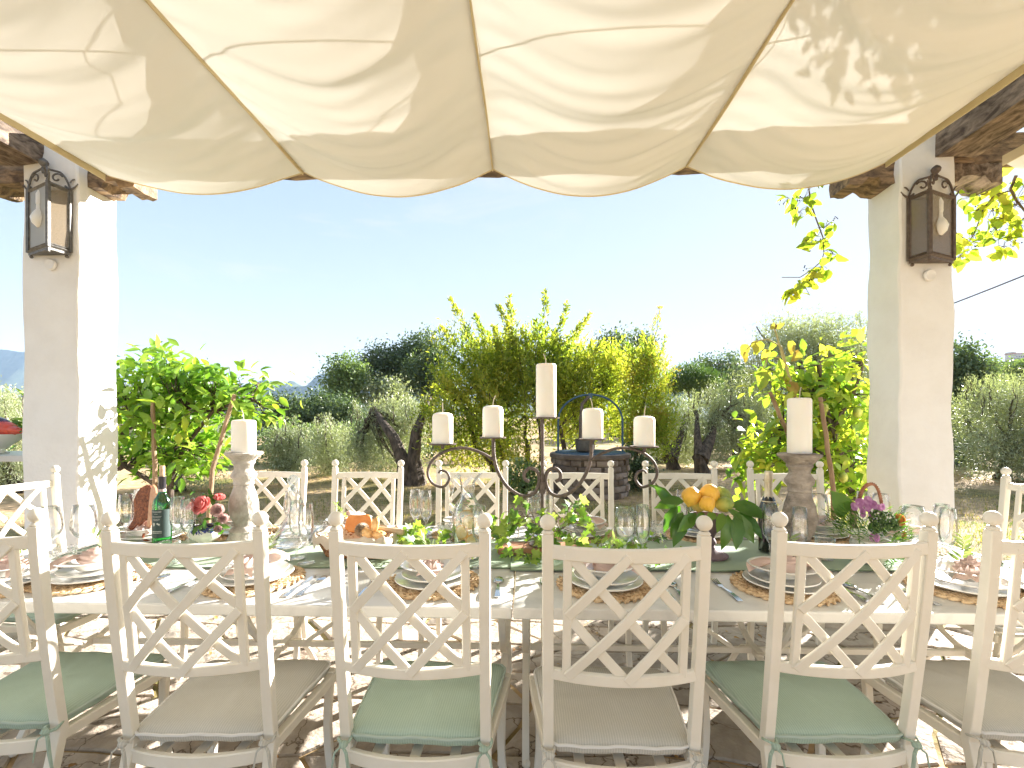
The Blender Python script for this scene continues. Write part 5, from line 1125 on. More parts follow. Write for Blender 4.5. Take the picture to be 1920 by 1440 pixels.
for px, py, R0, top, lb, hook in ((830, 833, .062, 773, 'ivory pillar candle on the leftmost plate of the candelabra', 1), (924, 821, .060, 760, 'ivory pillar candle on the inner left plate of the candelabra', 0), (1024, 784, .060, 682, 'tall ivory pillar candle on the centre plate of the candelabra', 0), (1111, 824, .060, 765, 'ivory pillar candle on the inner right plate of the candelabra', 0), (1208, 838, .062, 780, 'ivory pillar candle on the rightmost plate of the candelabra', 1)):
    p = Q(px, py); pl = MB(); pl.lathe([(0, -.004), (R0, -.002), (R0+.002, .004), (R0-.002, .003), (0, 0)], 28, p)
    if hook: pl.tube([p+Vector((0, 0, -.004)), p+Vector((0, 0, -.022))], .008, 7)
    obj('candle_plate', pl, M_irond, cand)
    s = YC/FPX; candle(o+p+Vector((0, 0, .0035)), .0475 if px != 1024 else .046, (py-top)*s-.004, lb, .012 if px != 1024 else .003)
# stone candlesticks
M_stone = mat('weathered_stone', (.30, .265, .22), .95, (.62, .565, .49), 9, 9, .9, 60, lo=.36, hi=.62, stretch=(1, 1, .8))
M_stone2 = mat('dark_weathered_stone', (.13, .105, .08), .95, (.44, .38, .31), 10, 9, 1.0, 60, lo=.32, hi=.66, stretch=(1, 1, 1.6))
def candlestick(px, Y, ytop, M_, label):
    x = xat(px, Y); H = at(px, ytop, Y).z-RZ; k = H/.455
    prof = [(.072, 0), (.080, .006), (.078, .022), (.066, .040), (.060, .055), (.063, .062), (.058, .072), (.042, .088), (.044, .105), (.057, .13), (.066, .165), (.066, .20), (.058, .24), (.046, .275), (.042, .290), (.047, .297), (.044, .308), (.046, .318), (.057, .333), (.057, .346), (.046, .362), (.040, .375), (.044, .392), (.052, .402), (.050, .412), (.070, .432), (.084, .444), (.085, .452), (.08, .456), (0, .456)]
    mb = MB(); mb.lathe([(r, z*k) for r, z in prof], 40, wob=.008); mb.v = [(a+random.uniform(-.0012, .0012), b+random.uniform(-.0012, .0012), c_) for a, b, c_ in mb.v]
    mb2 = obj('stone_candlestick', mb, M_, loc=(x, Y, RZ+.0008)); tag(mb2, label, 'candlestick', 'turned stone candlesticks'); return Vector((x, Y, RZ+.0008+.457*k))
p = candlestick(457, 2.26, 848, M_stone, 'pale speckled stone candlestick at the left of the table')
candle(p, .054, (848-787)*2.26/FPX, 'short ivory pillar candle on the left stone candlestick')
p = candlestick(1499, 2.05, 851, M_stone2, 'dark weathered stone candlestick at the right of the table')
candle(p, .0468, (848-746)*2.05/FPX, 'tall ivory pillar candle on the right stone candlestick')

# ------------------------------------------------------------------ board and ivy
M_board = mat('reddish_wood', (.30, .13, .06), .6, (.46, .22, .11), 10, 6, .2, stretch=(.4, 4, 4))
mb = MB(); mb.box((cx+.0, YC-.005, RZ+.017), (.40, .13, .03)); bo = bevel(obj('wooden_board', mb, M_board, smooth=False), .008, 2); tag(bo, 'reddish wooden board under the ivy and the candelabra foot', 'board')
M_ivy = leaf_mat('ivy_leaf', [(.05, .12, .03), (.13, .24, .045), (.32, .42, .08), (.58, .62, .24)], .35, .28, 9, rough=.45)
IM = [leaf_mesh('ivy_leaf', IVY, np.zeros((1, 3)), np.array([[1., 0, 0]]), np.array([[0, 0, 1.]]), [1.], M_ivy) for _ in range(2)]
def greens(name, label, cat, spots, mesh_list, size, seed, twig=M_twig, nrm=(0, -.6, .8), base=None, grp=None, down=.2):
    rr = random.Random(seed); base = Vector(base or spots[0][0]); root = thing(name, label, cat, base, 0, grp); tw = MB()
    for c, n, sp in spots:
        c = Vector(c)
        for k in range(n):
            p = c+Vector((rr.gauss(0, sp[0]), rr.gauss(0, sp[1]), rr.gauss(0, sp[2])));
            if p.z < RZ+.012: p.z = RZ+.012+rr.random()*.012
            d = Vector((rr.gauss(0, 1), rr.gauss(-.2, .7), rr.gauss(-down, .6))).normalized(); n_ = Vector((rr.gauss(nrm[0], .5), rr.gauss(nrm[1], .45), rr.gauss(nrm[2], .4))); n_ = (n_-d*n_.dot(d)).normalized()
            l_ = bpy.data.objects.new('leaf', mesh_list[k % len(mesh_list)]); COL.objects.link(l_); l_.parent = root; s = rr.uniform(*size)
            l_.matrix_local = Matrix.Translation(p-base) @ Matrix((d, n_.cross(d), n_)).transposed().to_4x4() @ Matrix.Scale(s, 4)
            if k % 2 == 0: q = c+Vector((0, 0, -.01)); tw.tube([q-base, (q+p)/2-base+Vector((rr.gauss(0, .01), 0, .012)), p-base], .0016, 4, caps=False)
    obj('stems', tw, twig, root); return root
I = lambda px, py, Y=2.13: at(px, py, Y)
greens('ivy_arrangement', 'trailing variegated ivy heaped round the candelabra foot', 'ivy', [(I(955, 985, 2.08), 16, (.04, .04, .03)), (I(985, 965, 2.1), 16, (.04, .04, .03)), (I(940, 1010, 2.05), 10, (.03, .03, .03)), (I(1010, 1000, 2.03), 20, (.04, .03, .04)), (I(1050, 990, 2.06), 18, (.045, .04, .03)), (I(1080, 975, 2.1), 14, (.035, .04, .03)), (I(1075, 1010, 2.02), 14, (.035, .03, .025)), (I(1000, 1040, 1.99), 10, (.03, .015, .025)), (I(965, 1035, 2.0), 5, (.025, .015, .02)), (I(1065, 955, 2.12), 5, (.015, .02, .015)), (I(1083, 945, 2.12), 5, (.015, .02, .012)), (I(925, 995, 2.08), 8, (.025, .03, .03))], IM, (.028, .062), 2, base=(cx, YC, RZ))
greens('ivy_garland', 'ivy garland trailing left of the lemon jug to the bread basket', 'ivy', [(I(785, 995, 2.2), 10, (.04, .04, .02)), (I(805, 1000, 2.15), 10, (.04, .04, .018)), (I(760, 1005, 2.15), 7, (.03, .03, .015)), (I(845, 1010, 2.1), 9, (.04, .03, .015)), (I(790, 1018, 2.05), 12, (.05, .03, .012)), (I(745, 1020, 2.05), 6, (.03, .03, .012))], IM, (.03, .062), 5)
greens('ivy_garland', 'ivy garland trailing right from the candelabra to the lemon bowl', 'ivy', [(I(1115, 1015, 2.08), 10, (.04, .04, .014)), (I(1150, 1020, 2.05), 9, (.04, .03, .012)), (I(1190, 1020, 2.08), 8, (.04, .03, .012)), (I(1225, 1010, 2.12), 8, (.035, .04, .014)), (I(1280, 1040, 2.0), 6, (.03, .03, .01)), (I(1110, 1000, 2.15), 8, (.03, .03, .02)), (I(1240, 1040, 1.99), 8, (.05, .02, .01))], IM, (.024, .05), 6)

# ------------------------------------------------------------------ lemon compote
M_purple = mat('mauve_stoneware', (.20, .135, .155), .7, (.27, .19, .205), 12, bump=.2)
M_lem = mat('lemon_skin', (.80, .43, .035), .42, (.84, .52, .06), 3, bump=.35, bscale=160); M_lime = mat('green_lemon_skin', (.22, .30, .05), .42, (.60, .52, .08), 5, bump=.35, bscale=160)
Yc = 2.10; x = xat(1328, Yc); cp = thing('compote', 'mauve pedestal bowl heaped with lemons and leaves', 'compote', (x, Yc, RZ+.001)); hC = at(0, 958, Yc).z-RZ
k = hC/.215
mb = MB(); mb.lathe([(.078, 0), (.080, .008), (.062, .022), (.036, .040), (.026, .060), (.034, .072), (.032, .082), (.024, .098), (.034, .125), (.058, .15), (.074, .18), (.080, .205), (.083, .215), (.077, .215), (.060, .175), (.03, .14), (0, .135)], 32, ribs=0); mb.v = [(a, b, c*k) for a, b, c in mb.v]; obj('bowl', mb, M_purple, cp)
mb = MB()
for q in range(44): a = 2*PI*q/44; mb.ball((.078*math.cos(a), .078*math.sin(a), .008), .006, 6, 4)
obj('beaded_foot', mb, M_purple, cp)
def lemon(px, py, Y, r, m_, label, ax, L_=1.25):
    mb = MB(); pr = [(0, -1.22), (.10, -1.17), (.22, -1.03), (.62, -.74), (.92, -.32), (1, .05), (.90, .42), (.62, .78), (.26, 1.0), (.12, 1.08), (0, 1.09)]
    mb.lathe([(a*r, b*r*L_/1.15) for a, b in pr], 20); p = at(px, py, Y)
    o_ = obj('lemon', mb, m_, loc=p, rot=Vector(ax).to_track_quat('Z', 'Y').to_euler()); tag(o_, label, 'lemon', 'lemons in the mauve bowl')
lemon(1296, 931, 2.07, .042, M_lem, 'deep yellow lemon at the left of the bowl', (.3, .1, 1), 1.1)
lemon(1330, 927, 2.09, .0475, M_lem, 'largest orange yellow lemon on top of the bowl', (1, .2, -.2), 1.0)
lemon(1326, 945, 2.02, .034, M_lem, 'small lemon at the front with its pale tip hanging down', (-.3, .6, .9), 1.1)
lemon(1355, 930, 2.13, .038, M_lime, 'half green lemon at the back right of the bowl', (-.4, .2, 1))
lemon(1358, 946, 2.05, .034, M_lime, 'greenish lemon at the right front of the bowl', (1, -.2, .2))
lemon(1310, 945, 2.14, .036, M_lime, 'green lemon half buried under the others in the bowl', (1, .5, .1))
LT = [leaf_mesh('citrus_leaf', leaf_template([(0, .01), (.2, .17), (.5, .24), (.78, .15), (1, .005)], .3, c_), np.zeros((1, 3)), np.array([[1., 0, 0]]), np.array([[0, 0, 1.]]), [1.], mt_) for c_, mt_ in ((.35, leaf_mat('citrus_leaf', [(.04, .11, .015), (.08, .18, .02), (.14, .25, .03)], .35, .6, 8, rough=.3)), (.2, MATS['citrus_leaf'] if 'citrus_leaf' in MATS else None))]
LT[1].materials[0] = MATS['citrus_leaf'] if LT[1].materials else None
rr = random.Random(9)
bx = thing('lemon_leaves', 'dark green lemon leaves spilling over both sides of the mauve bowl', 'leaves', (x, Yc, RZ+hC)); B = Vector(bx.location)
for px, py, px2, py2, dY in ((1265, 955, 1240, 920, -.05), (1275, 945, 1235, 945, 0), (1280, 960, 1262, 1000, -.1), (1285, 965, 1268, 1012, -.13), (1270, 950, 1245, 985, -.08), (1290, 958, 1300, 985, -.13), (1305, 962, 1280, 990, -.15), (1262, 940, 1233, 906, 0), (1282, 940, 1250, 935, -.1), (1378, 955, 1440, 960, -.08), (1370, 950, 1425, 945, -.03), (1375, 960, 1412, 1010, -.12), (1380, 965, 1385, 1020, -.15), (1365, 965, 1365, 1018, -.16), (1385, 960, 1430, 1000, -.1), (1372, 948, 1400, 940, .02), (1355, 962, 1350, 985, -.16), (1340, 962, 1330, 972, -.15), (1320, 962, 1310, 975, -.15), (1390, 965, 1405, 990, -.05), (1275, 948, 1262, 965, .05), (1365, 955, 1390, 968, -.15)):
    a = at(px, py, Yc+dY*.6); b = at(px2, py2, Yc+dY); d = (b-a); s = d.length*1.15; d.normalize(); n_ = Vector((rr.gauss(0, .4), -.8, .7)); n_ = (n_-d*n_.dot(d)).normalized()
    l_ = bpy.data.objects.new('leaf', LT[rr.randrange(2)]); COL.objects.link(l_); l_.parent = bx; l_.matrix_local = Matrix.Translation(a-B) @ Matrix((d, n_.cross(d), n_)).transposed().to_4x4() @ Matrix.Diagonal((s, max(s*.9, .075), s, 1))

# ------------------------------------------------------------------ bottles
M_gb = glass_mat('green_bottle_glass', (.18, .62, .22), rough=.04); M_lab = mat('dark_green_label', (.035, .06, .055), .6, (.05, .08, .07), 8); M_cap = mat('black_capsule', (.025, .022, .028), .4)
M_cork = mat('cork', (.52, .36, .22), .9, (.62, .46, .30), 40, bump=.3); M_ink = mat('pale_print', (.55, .55, .50), .7); M_strip = mat('paper_seal', (.62, .55, .47), .7, (.45, .25, .25), 60)
Yb = 2.16; x = xat(304, Yb); bt = thing('wine_bottle', 'open green wine bottle with dark label and cork standing in its neck', 'bottle', (x, Yb, RZ+.0008)); hB = at(0, 893, Yb).z-RZ; k = hB/.335
prof = [(0, .02), (.03, .004), (.037, 0), (.0385, .006), (.0385, .20), (.034, .225), (.020, .25), (.0145, .27), (.0140, .327), (.0155, .328), (.0155, .335), (.0125, .335)]
mb = MB(); mb.open = True; mb.lathe([(r, z*k) for r, z in prof], 28); obj('glass', mb, M_gb, bt)
mb = MB(); mb.open = True; mb.lathe([(.0150, .278*k), (.0153, .28*k), (.0153, .326*k), (.0163, .328*k), (.0163, .336*k), (.012, .3362*k)], 24); obj('capsule', mb, M_cap, bt)
mb = MB(); mb.lathe([(.0105, .335*k), (.0112, .337*k), (.0110, .384*k), (.010, .386*k), (0, .386*k)], 16); obj('cork', mb, M_cork, bt)
mb = MB(); mb.open = True; mb.lathe([(.0158, .258*k+.004), (.0152, .278*k)], 24); obj('neck_seal', mb, M_strip, bt)
def wrap(R0, z0, z1, a0, a1, n=14):
    vs = []; 
    for z in (z0, z1):
        for q in range(n+1): a = a0+(a1-a0)*q/n; vs.append((R0*math.cos(a), R0*math.sin(a), z))
    return vs, [(q, q+1, n+2+q, n+1+q) for q in range(n)]
mb = MB(); mb.add(*wrap(.0389, .055*k, .185*k, R_(-185), R_(5), 24)); lb_ = obj('label', mb, M_lab, bt)
mb = MB()
for z, hw, th in ((.176, 32, .0035), (.166, 12, .002), (.155, 34, .0014), (.1515, 30, .0014), (.143, 26, .0014), (.1395, 22, .0014), (.136, 16, .0014), (.085, 36, .004), (.078, 34, .003)):
    rr = random.Random(z); a = -90-hw+random.uniform(0, 2)
    while a < -90+hw:
        w_ = rr.uniform(1.5, 4.5); mb.add(*wrap(.0391, (z-th/2)*k, (z+th/2)*k, R_(a), R_(a+w_), 2)); a += w_+rr.uniform(.8, 1.6)
obj('small_print', mb, M_ink, lb_)['kind'] = 'stuff'
mb = MB()
for az, pts in ((-104, [(-.008, .009), (-.004, .006), (0, .010), (.004, .006), (.007, .009), (.005, -.002), (0, -.009), (-.005, -.003)]), (-74, [(-.009, .004), (-.003, .008), (.002, .004), (.008, .003), (.004, -.002), (.008, -.006), (.001, -.003), (-.004, .001)])):
    c = .117*k; vs = [(.0392*math.cos(R_(az)+u/.0392), .0392*math.sin(R_(az)+u/.0392), c+v) for u, v in pts]; mb.add(vs, [tuple(range(len(vs)))])
obj('emblem', mb, M_ink, lb_)
mb = MB(); mb.lathe([(0, .006), (.036, .006), (.0365, .1*k), (0, .1*k)], 24)
# copper wings
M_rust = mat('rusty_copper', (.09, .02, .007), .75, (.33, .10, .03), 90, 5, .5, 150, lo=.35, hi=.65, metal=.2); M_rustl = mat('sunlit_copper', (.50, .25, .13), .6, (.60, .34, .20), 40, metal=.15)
Yw_ = 2.24; wg = thing('wing_ornament', 'pair of rusty copper angel wings standing left of the wine bottle', 'ornament', (xat(275, Yw_), Yw_+.02, RZ)); B = Vector(wg.location)
def wing(pts, m_, off, th=.0035):
    P_ = [at(px, py, Yw_+off(px, py))-B for px, py in pts]; mb = MB(); mb.prism(P_, (-.002, -th, 0), (.002, th, 0)); obj('wing', mb, m_, wg, smooth=False)
wing([(277, 909), (283, 911), (286, 918), (285, 935), (284, 952), (279, 970), (274, 976), (268, 979), (262, 986), (258, 983), (248, 994), (250, 988), (240, 999), (236, 1001), (226, 1003), (238, 990), (245, 978), (249, 960), (250, 945), (256, 928), (265, 915)][::-1], M_rust, lambda px, py: .03-(px-255)*.0015)
wing([(288, 909), (293, 915), (294, 925), (291, 940), (290, 955), (284, 975), (283, 984), (276, 995), (272, 1003), (268, 1002), (277, 985), (279, 965), (281, 940), (284, 918)][::-1], M_rustl, lambda px, py: -.03-(px-285)*.004)
mb = MB(); mb.tube([at(270, 1000, Yw_)-B, Vector((-.02, -.02, .02)), Vector((0, 0, .002))], .006, 6); mb.box((0, 0, .003), (.09, .07, .006)); obj('foot', mb, M_rust, wg)
# sparkling wine
Yp_ = 2.19; x = xat(1441, Yp_); sp = thing('sparkling_wine_bottle', 'dark sparkling wine bottle with pale gold foil neck', 'bottle', (x, Yp_, RZ+.0008)); hB = at(0, 879, Yp_).z-RZ; k = hB/.345
mb = MB(); mb.lathe([(r, z*k) for r, z in [(.03, 0), (.042, .004), (.043, .15), (.040, .185), (.028, .22), (.019, .245), (.0165, .26), (.016, .27), (0, .27)]], 28); obj('glass', mb, mat('dark_bottle_glass', (.012, .015, .010), .08, spec=.7), sp)
mb = MB(); mb.lathe([(r, z*k) for r, z in [(.0245, .228), (.0205, .243), (.0172, .265), (.0168, .30), (.0195, .312), (.0185, .320), (.0188, .338), (.016, .345), (0, .345)]], 24, ribs=9, ribd=.025); obj('foil', mb, mat('gold_foil', (.62, .50, .32), .35, (.74, .66, .5), 30, metal=.7, bump=.4), sp)
mb = MB(); mb.add(*wrap(.0436, .06*k, .13*k, R_(-170), R_(-10), 20)); obj('label', mb, mat('black_label', (.03, .03, .028), .5), sp)
mb = MB(); mb.open = True; mb.lathe([(.0305, .2145*k), (.029, .2185*k)], 24); obj('gold_band', mb, MATS['gold_foil'], sp)
# decanter
Yd = 2.22; x = xat(549, Yd); dc = thing('glass_decanter', 'clear wide based glass decanter with faceted crystal stopper', 'decanter', (x, Yd, RZ+.0008)); hD = at(0, 913, Yd).z-RZ; k = hD/.25
mb = MB(); mb.open = True; mb.lathe([(r, z*k) for r, z in [(.05, 0), (.082, .004), (.092, .015), (.085, .04), (.055, .085), (.030, .13), (.020, .17), (.017, .21), (.021, .245), (.026, .25), (.023, .248), (.015, .21), (.018, .17), (.028, .13), (.052, .085), (.08, .04), (.086, .016), (0, .012)]], 32); obj('body', mb, M_gl, dc)
M_crys = glass_mat('crystal', (.93, .97, 1), rough=.02, bump=.006)
mb = MB(); mb.lathe([(.012, .235*k), (.014, .256*k), (.007, .262*k)], 12); mb.ball((0, 0, .262*k+.025), .026, 10, 7); obj('stopper', mb, M_crys, dc, smooth=False)

# ------------------------------------------------------------------ lemon jug
Yj_ = 2.06; x = xat(877, Yj_); jg = thing('glass_jug', 'glass jug of lemon water with ruffled spout and clear handle', 'jug', (x, Yj_, RZ+.0008)); hJ = at(0, 888, Yj_).z-RZ; k = hJ/.30
prof = [(.045, 0), (.050, .006), (.036, .018), (.034, .024), (.060, .06), (.070, .10), (.071, .14), (.058, .185), (.036, .215), (.029, .24), (.033, .275), (.044, .298)]
mb = MB(); mb.open = True; mb.lathe([(r, z*k) for r, z in prof]+[(r-.003, z*k) for r, z in prof[::-1][:-3]]+[(0, .03*k)], 32, ribs=8, ribd=.025)
mb.v = [(a+(.022 if c > .285*k and a > .02 else 0), b, c+(.012*max(0, a/.04) if c > .285*k else 0)) for a, b, c in mb.v]; obj('body', mb, M_gl, jg)
mb = MB(); mb.tube(smooth([(-.055, 0, .15*k), (-.075, 0, .18*k), (-.075, 0, .23*k), (-.06, 0, .27*k), (-.045, 0, .30*k), (-.035, 0, .285*k)], 6), .008, 8); obj('handle', mb, M_gl, jg)
mb = MB(); mb.lathe([(0, .03*k), (.030, .032*k), (.055, .06*k), (.065, .10*k), (.066, .14*k), (.060, .168*k), (0, .168*k)], 28); obj('water', mb, glass_mat('water', (.97, .98, .93), rough=.02), jg)
M_sl = mat('lemon_flesh', (.86, .68, .20), .4, (.90, .78, .38), 20); 
for q, (a, b, c, ax) in enumerate(((.012, -.04, .135, (.2, -1, .3)), (-.02, -.045, .10, (-.4, -1, .1)), (.025, -.035, .07, (.3, -1, -.4)), (-.01, .01, .15, (0, -.6, .7)))):
    s_ = thing('lemon_slice', ('lemon slice facing front near the water line of the jug', 'lemon slice at the left inside the jug', 'lemon slice low at the right inside the jug', 'lemon slice floating at the back of the jug')[q], 'lemon slice', (x+a, Yj_+b, RZ+c*k), 0, 'lemon slices in the jug'); s_.rotation_euler = Vector(ax).to_track_quat('Z', 'Y').to_euler()
    mb = MB(); mb.lathe([(0, -.003), (.026, -.003), (.026, .003), (0, .003)], 20); obj('flesh', mb, M_sl, s_)
    mb = MB(); mb.tube([(.0285*math.cos(t_), .0285*math.sin(t_), 0) for t_ in np.linspace(0, 2*PI, 22)[:-1]], .0036, 6, closed=True); obj('rind', mb, M_lem, s_)
greens('mint_sprig', 'mint leaves floating inside the neck of the jug', 'sprig', [(Vector((x, Yj_-.01, RZ+.2*k)), 6, (.008, .006, .015)), (Vector((x-.03, Yj_-.03, RZ+.15*k)), 4, (.008, .006, .01))], LT, (.02, .032), 8)

# ------------------------------------------------------------------ bread basket
Yk = 2.11; x = xat(672, Yk); bk = thing('wicker_basket', 'rectangular wicker basket with cream cloth lining', 'basket', (x, Yk, RZ+.0008), R_(-6)); 
M_wick2 = mat('wicker', (.24, .10, .04), .75, (.48, .25, .11), 30, 5, .4, island=True)
H = .082; w0, w1, d0, d1 = .125, .165, .085, .112; mb = MB()
def rim(t_, n=64, e=0):
    w_ = w0+(w1-w0)*t_+e; d_ = d0+(d1-d0)*t_+e; out = []
    for q in range(n):
        a = 2*PI*q/n; c, s = math.cos(a), math.sin(a); pw = .45
        out.append(Vector((w_*math.copysign(abs(c)**pw, c), d_*math.copysign(abs(s)**pw, s), H*t_+.003)))
    return out
for r in range(9):
    P_ = rim(r/8); mb.tube([p+(p*Vector((1, 1, 0)) if False else Vector((p.x, p.y, 0)).normalized()*(.0035 if (q+r) % 2 else -.0025)) for q, p in enumerate(P_)], .0052, 5, closed=True)
obj('weave', mb, M_wick2, bk)['kind'] = 'stuff'
mb = MB()
for q in range(0, 64, 2): mb.tube([rim(t_)[q] for t_ in (0, .5, 1)], .004, 5)
obj('stakes', mb, M_wick2, bk)['kind'] = 'stuff'
mb = MB(); mb.prism([p*.97 for p in rim(0)], (0, 0, 0), (0, 0, .005)); obj('bottom', mb, M_wick2, bk)
mb = MB(); n = 64; vs = []
for e, z in ((-.03, -.06), (-.012, -.02), (-.004, .004), (.006, .012), (.013, .004), (.015, -.012), (.014, -.030)):
    for q, p in enumerate(rim(1, n, e)): wv = .006*math.sin(q*.9)+.004*math.sin(q*2.3); vs.append(p+Vector((0, 0, z+(wv*(2 if z < -.01 and e > 0 else 1)))))
mb.add(vs, [(i*n+k_, i*n+(k_+1) % n, i*n+n+(k_+1) % n, i*n+n+k_) for i in range(6) for k_ in range(n)]); obj('lining', mb, cloth_mat('cream_linen', (.66, .57, .45), .15, .95, .4), bk)
M_pump = mat('pumpkin_skin', (.66, .24, .05), .5, (.74, .33, .09), 14, bump=.3)
p = at(673, 985, 2.16); mb = MB(); pts = []
for q in range(15): a = PI*q/14; pts.append((.062*math.cos(a), 0, .068*math.sin(a)+.012*math.sin(3*a)))
pts += [(-.045, 0, -.02), (.045, 0, -.02)]; mb.prism(pts, (0, -.012, 0), (0, .012, 0)); o_ = bevel(obj('pumpkin_slice', mb, M_pump, loc=(p.x, 2.16, p.z-.01), rot=(R_(-14), 0, R_(10))), .006, 2); tag(o_, 'round orange slice leaning at the back of the bread basket', 'pumpkin slice')  # the orange piece is a slice of pumpkin
p = at(678, 993, 2.09); mb = MB(); n = 40; vs = [(0, 0, .016)]
for r, z in ((.012, .015), (.024, .010), (.036, -.004)):
    for q in range(n): a = 2*PI*q/n; vs.append((r*math.cos(a), r*math.sin(a)*.9, z+(.0032 if q % 2 else -.002)))
fs = [(0, 1+q, 1+(q+1) % n) for q in range(n)]+[(1+i*n+q, 1+i*n+n+q, 1+i*n+n+(q+1) % n, 1+i*n+(q+1) % n) for i in range(2) for q in range(n)]
mb.add(vs, fs); o_ = obj('ribbed_shell', mb, mat('ribbed_bronze', (.26, .19, .12), .5, (.42, .33, .22), 30), loc=p, rot=(R_(68), 0, R_(-8)), smooth=False); tag(o_, 'brown ribbed shell standing in the bread basket', 'shell')
M_bread = mat('bread_crust', (.62, .33, .10), .85, (.82, .58, .28), 22, 6, .8, 60)
for q, (px, py, s_, an, lb) in enumerate(((703, 985, (.018, .016, .042), .25, 'upright golden breadstick in the basket'), (688, 1000, (.03, .022, .022), .8, 'torn bread piece at the front of the basket'), (712, 1003, (.034, .02, .018), .2, 'torn bread piece at the right of the basket'))):
    p = at(px, py, 2.09-.01*q); mb = MB(); mb.ball((0, 0, 0), 1, 12, 9, s_, jit=.14); tag(obj('bread', mb, M_bread, loc=p, rot=(.1, an, 0)), lb, 'bread', 'bread pieces in the basket')
a = at(705, 990, 2.12); b = at(757, 998, 2.10); mb = MB(); mb.tube([Vector((0, 0, 0)), (b-a)*.5, (b-a)*.92, (b-a)], [.009, .012, .0155, .012], 10); tag(obj('wooden_utensil', mb, mat('pale_wood', (.48, .36, .22), .7, (.58, .45, .29), 14, stretch=(.4, 4, 4)), loc=a), 'pale wooden utensil handle sticking out right of the bread basket', 'utensil')

# ------------------------------------------------------------------ rose vase
M_cer = mat('cream_ceramic', (.66, .64, .54), .25, (.70, .68, .60), 4, coat=.3)
m, t, b = _m('blue_speckled_glaze'); b.inputs['Roughness'].default_value = .25; N = t.nodes.new; K = t.links.new
co = N('ShaderNodeTexCoord'); vo = N('ShaderNodeTexNoise'); vo.inputs['Scale'].default_value = 130; K(co.outputs['Object'], vo.inputs[0]); sx = N('ShaderNodeSeparateXYZ'); K(co.outputs['Object'], sx.inputs[0])
ma = N('ShaderNodeMapRange'); ma.inputs[1].default_value = .055; ma.inputs[2].default_value = .10; K(sx.outputs['Z'], ma.inputs[0]); mu = N('ShaderNodeMath'); mu.operation = 'MULTIPLY'; K(ma.outputs[0], mu.inputs[0]); K(vo.outputs['Fac'], mu.inputs[1])
r = N('ShaderNodeValToRGB'); r.color_ramp.elements[0].position = .33; r.color_ramp.elements[1].position = .40; r.color_ramp.elements[0].color = (.66, .64, .54, 1); r.color_ramp.elements[1].color = (.03, .04, .16, 1); K(mu.outputs[0], r.inputs[0]); K(r.outputs[0], b.inputs['Base Color'])
Yv_ = 2.15; x = xat(386, Yv_); va = thing('flower_vase', 'ribbed cream vase with blue speckles holding pink roses', 'vase', (x, Yv_, RZ+.0008))
mb = MB(); mb.open = True; mb.lathe([(.036, 0), (.040, .004), (.036, .014), (.024, .024), (.028, .034), (.062, .058), (.070, .075), (.066, .095), (.056, .108), (.050, .106), (.05, .09), (0, .085)], 40, ribs=10, ribd=.04); obj('body', mb, m, va)
def petal_flower(name, p, R0, m_, label, cat, layers, group, tilt=(0, -.5, 1), parent=None):
    rr = random.Random(int(p.x*1e4)); mb = MB()
    for li, (n_, r, op, hgt) in enumerate(layers):
        for q in range(n_):
            a = 2*PI*(q+.5*(li % 2))/n_+rr.uniform(-.15, .15)
            def fn(s, t_):
                w_ = (s-.5)*2*PI/n_*1.25; up = t_; rad = R0*r*(math.sin(up*PI*.5)**.7*(1-op)+op*up*1.0); z = R0*hgt*(up**1.3)-R0*op*.35*up*up; ww = w_*(.45+.55*math.sin(PI*min(1, up*.75+.15)))
                return (rad*math.cos(a+ww)*(1-.06*abs(s-.5)*2), rad*math.sin(a+ww), z)
            mb.grid(fn, 4, 5)
    o_ = obj(name, mb, m_, loc=p, rot=Vector(tilt).to_track_quat('Z', 'Y').to_euler())
    if parent is not None: o_.parent = parent; o_.location = p-Vector(parent.location); return o_
    return tag(o_, label, cat, group)
M_rose = leaf_mat('rose_petal', [(.70, .20, .20), (.80, .32, .29), (.84, .46, .40)], .3, .2, 30, sat_t=1.0, tint=(1.05, .95, .95)); M_rosep = leaf_mat('faded_petal', [(.48, .33, .31), (.60, .44, .41), (.70, .55, .51)], .3, .2, 30, sat_t=1.0, tint=(1.05, .95, .95))
LAY = [(4, .35, .1, 1.0), (5, .55, .2, .98), (6, .78, .3, .92), (7, 1.0, .5, .75), (7, 1.12, .75, .5)]
F = lambda px, py, Y=2.12: at(px, py, Y)
petal_flower('ranunculus', F(380, 948, 2.11), .040, M_rose, 'large coral pink rose at the left of the vase', 'flower', LAY, 'roses in the vase', (-.1, -1, .5))
petal_flower('ranunculus', F(411, 936, 2.15), .026, M_rose, 'small coral pink rose bud at the upper right of the vase', 'flower', LAY[:4], 'roses in the vase', (.4, -.5, 1))
petal_flower('ranunculus', F(408, 957, 2.12), .028, M_rosep, 'dusty pink rose right of the coral rose', 'flower', LAY, 'roses in the vase', (.4, -1, .4))
petal_flower('ranunculus', F(418, 972, 2.12), .022, M_rosep, 'pale pink rose low at the right of the vase', 'flower', LAY, 'roses in the vase', (.8, -1, .1))
petal_flower('ranunculus', F(409, 990, 2.10), .019, M_rosep, 'small faded rose hanging over the vase rim', 'flower', LAY[:4], 'roses in the vase', (.5, -1, -.3))
petal_flower('ranunculus', F(360, 952, 2.16), .024, M_rose, 'coral rose half hidden behind the largest rose', 'flower', LAY[:4], 'roses in the vase', (-.8, -.4, .6))
greens('rose_foliage', 'dark leaves and small pale buds among the roses of the vase', 'leaves', [(F(380, 985, 2.10), 14, (.025, .02, .02)), (F(400, 975, 2.12), 8, (.02, .02, .02)), (F(390, 930, 2.16), 12, (.025, .015, .008)), (F(415, 990, 2.1), 6, (.012, .01, .012)), (F(365, 975, 2.12), 8, (.015, .02, .02))], LT, (.028, .055), 12)

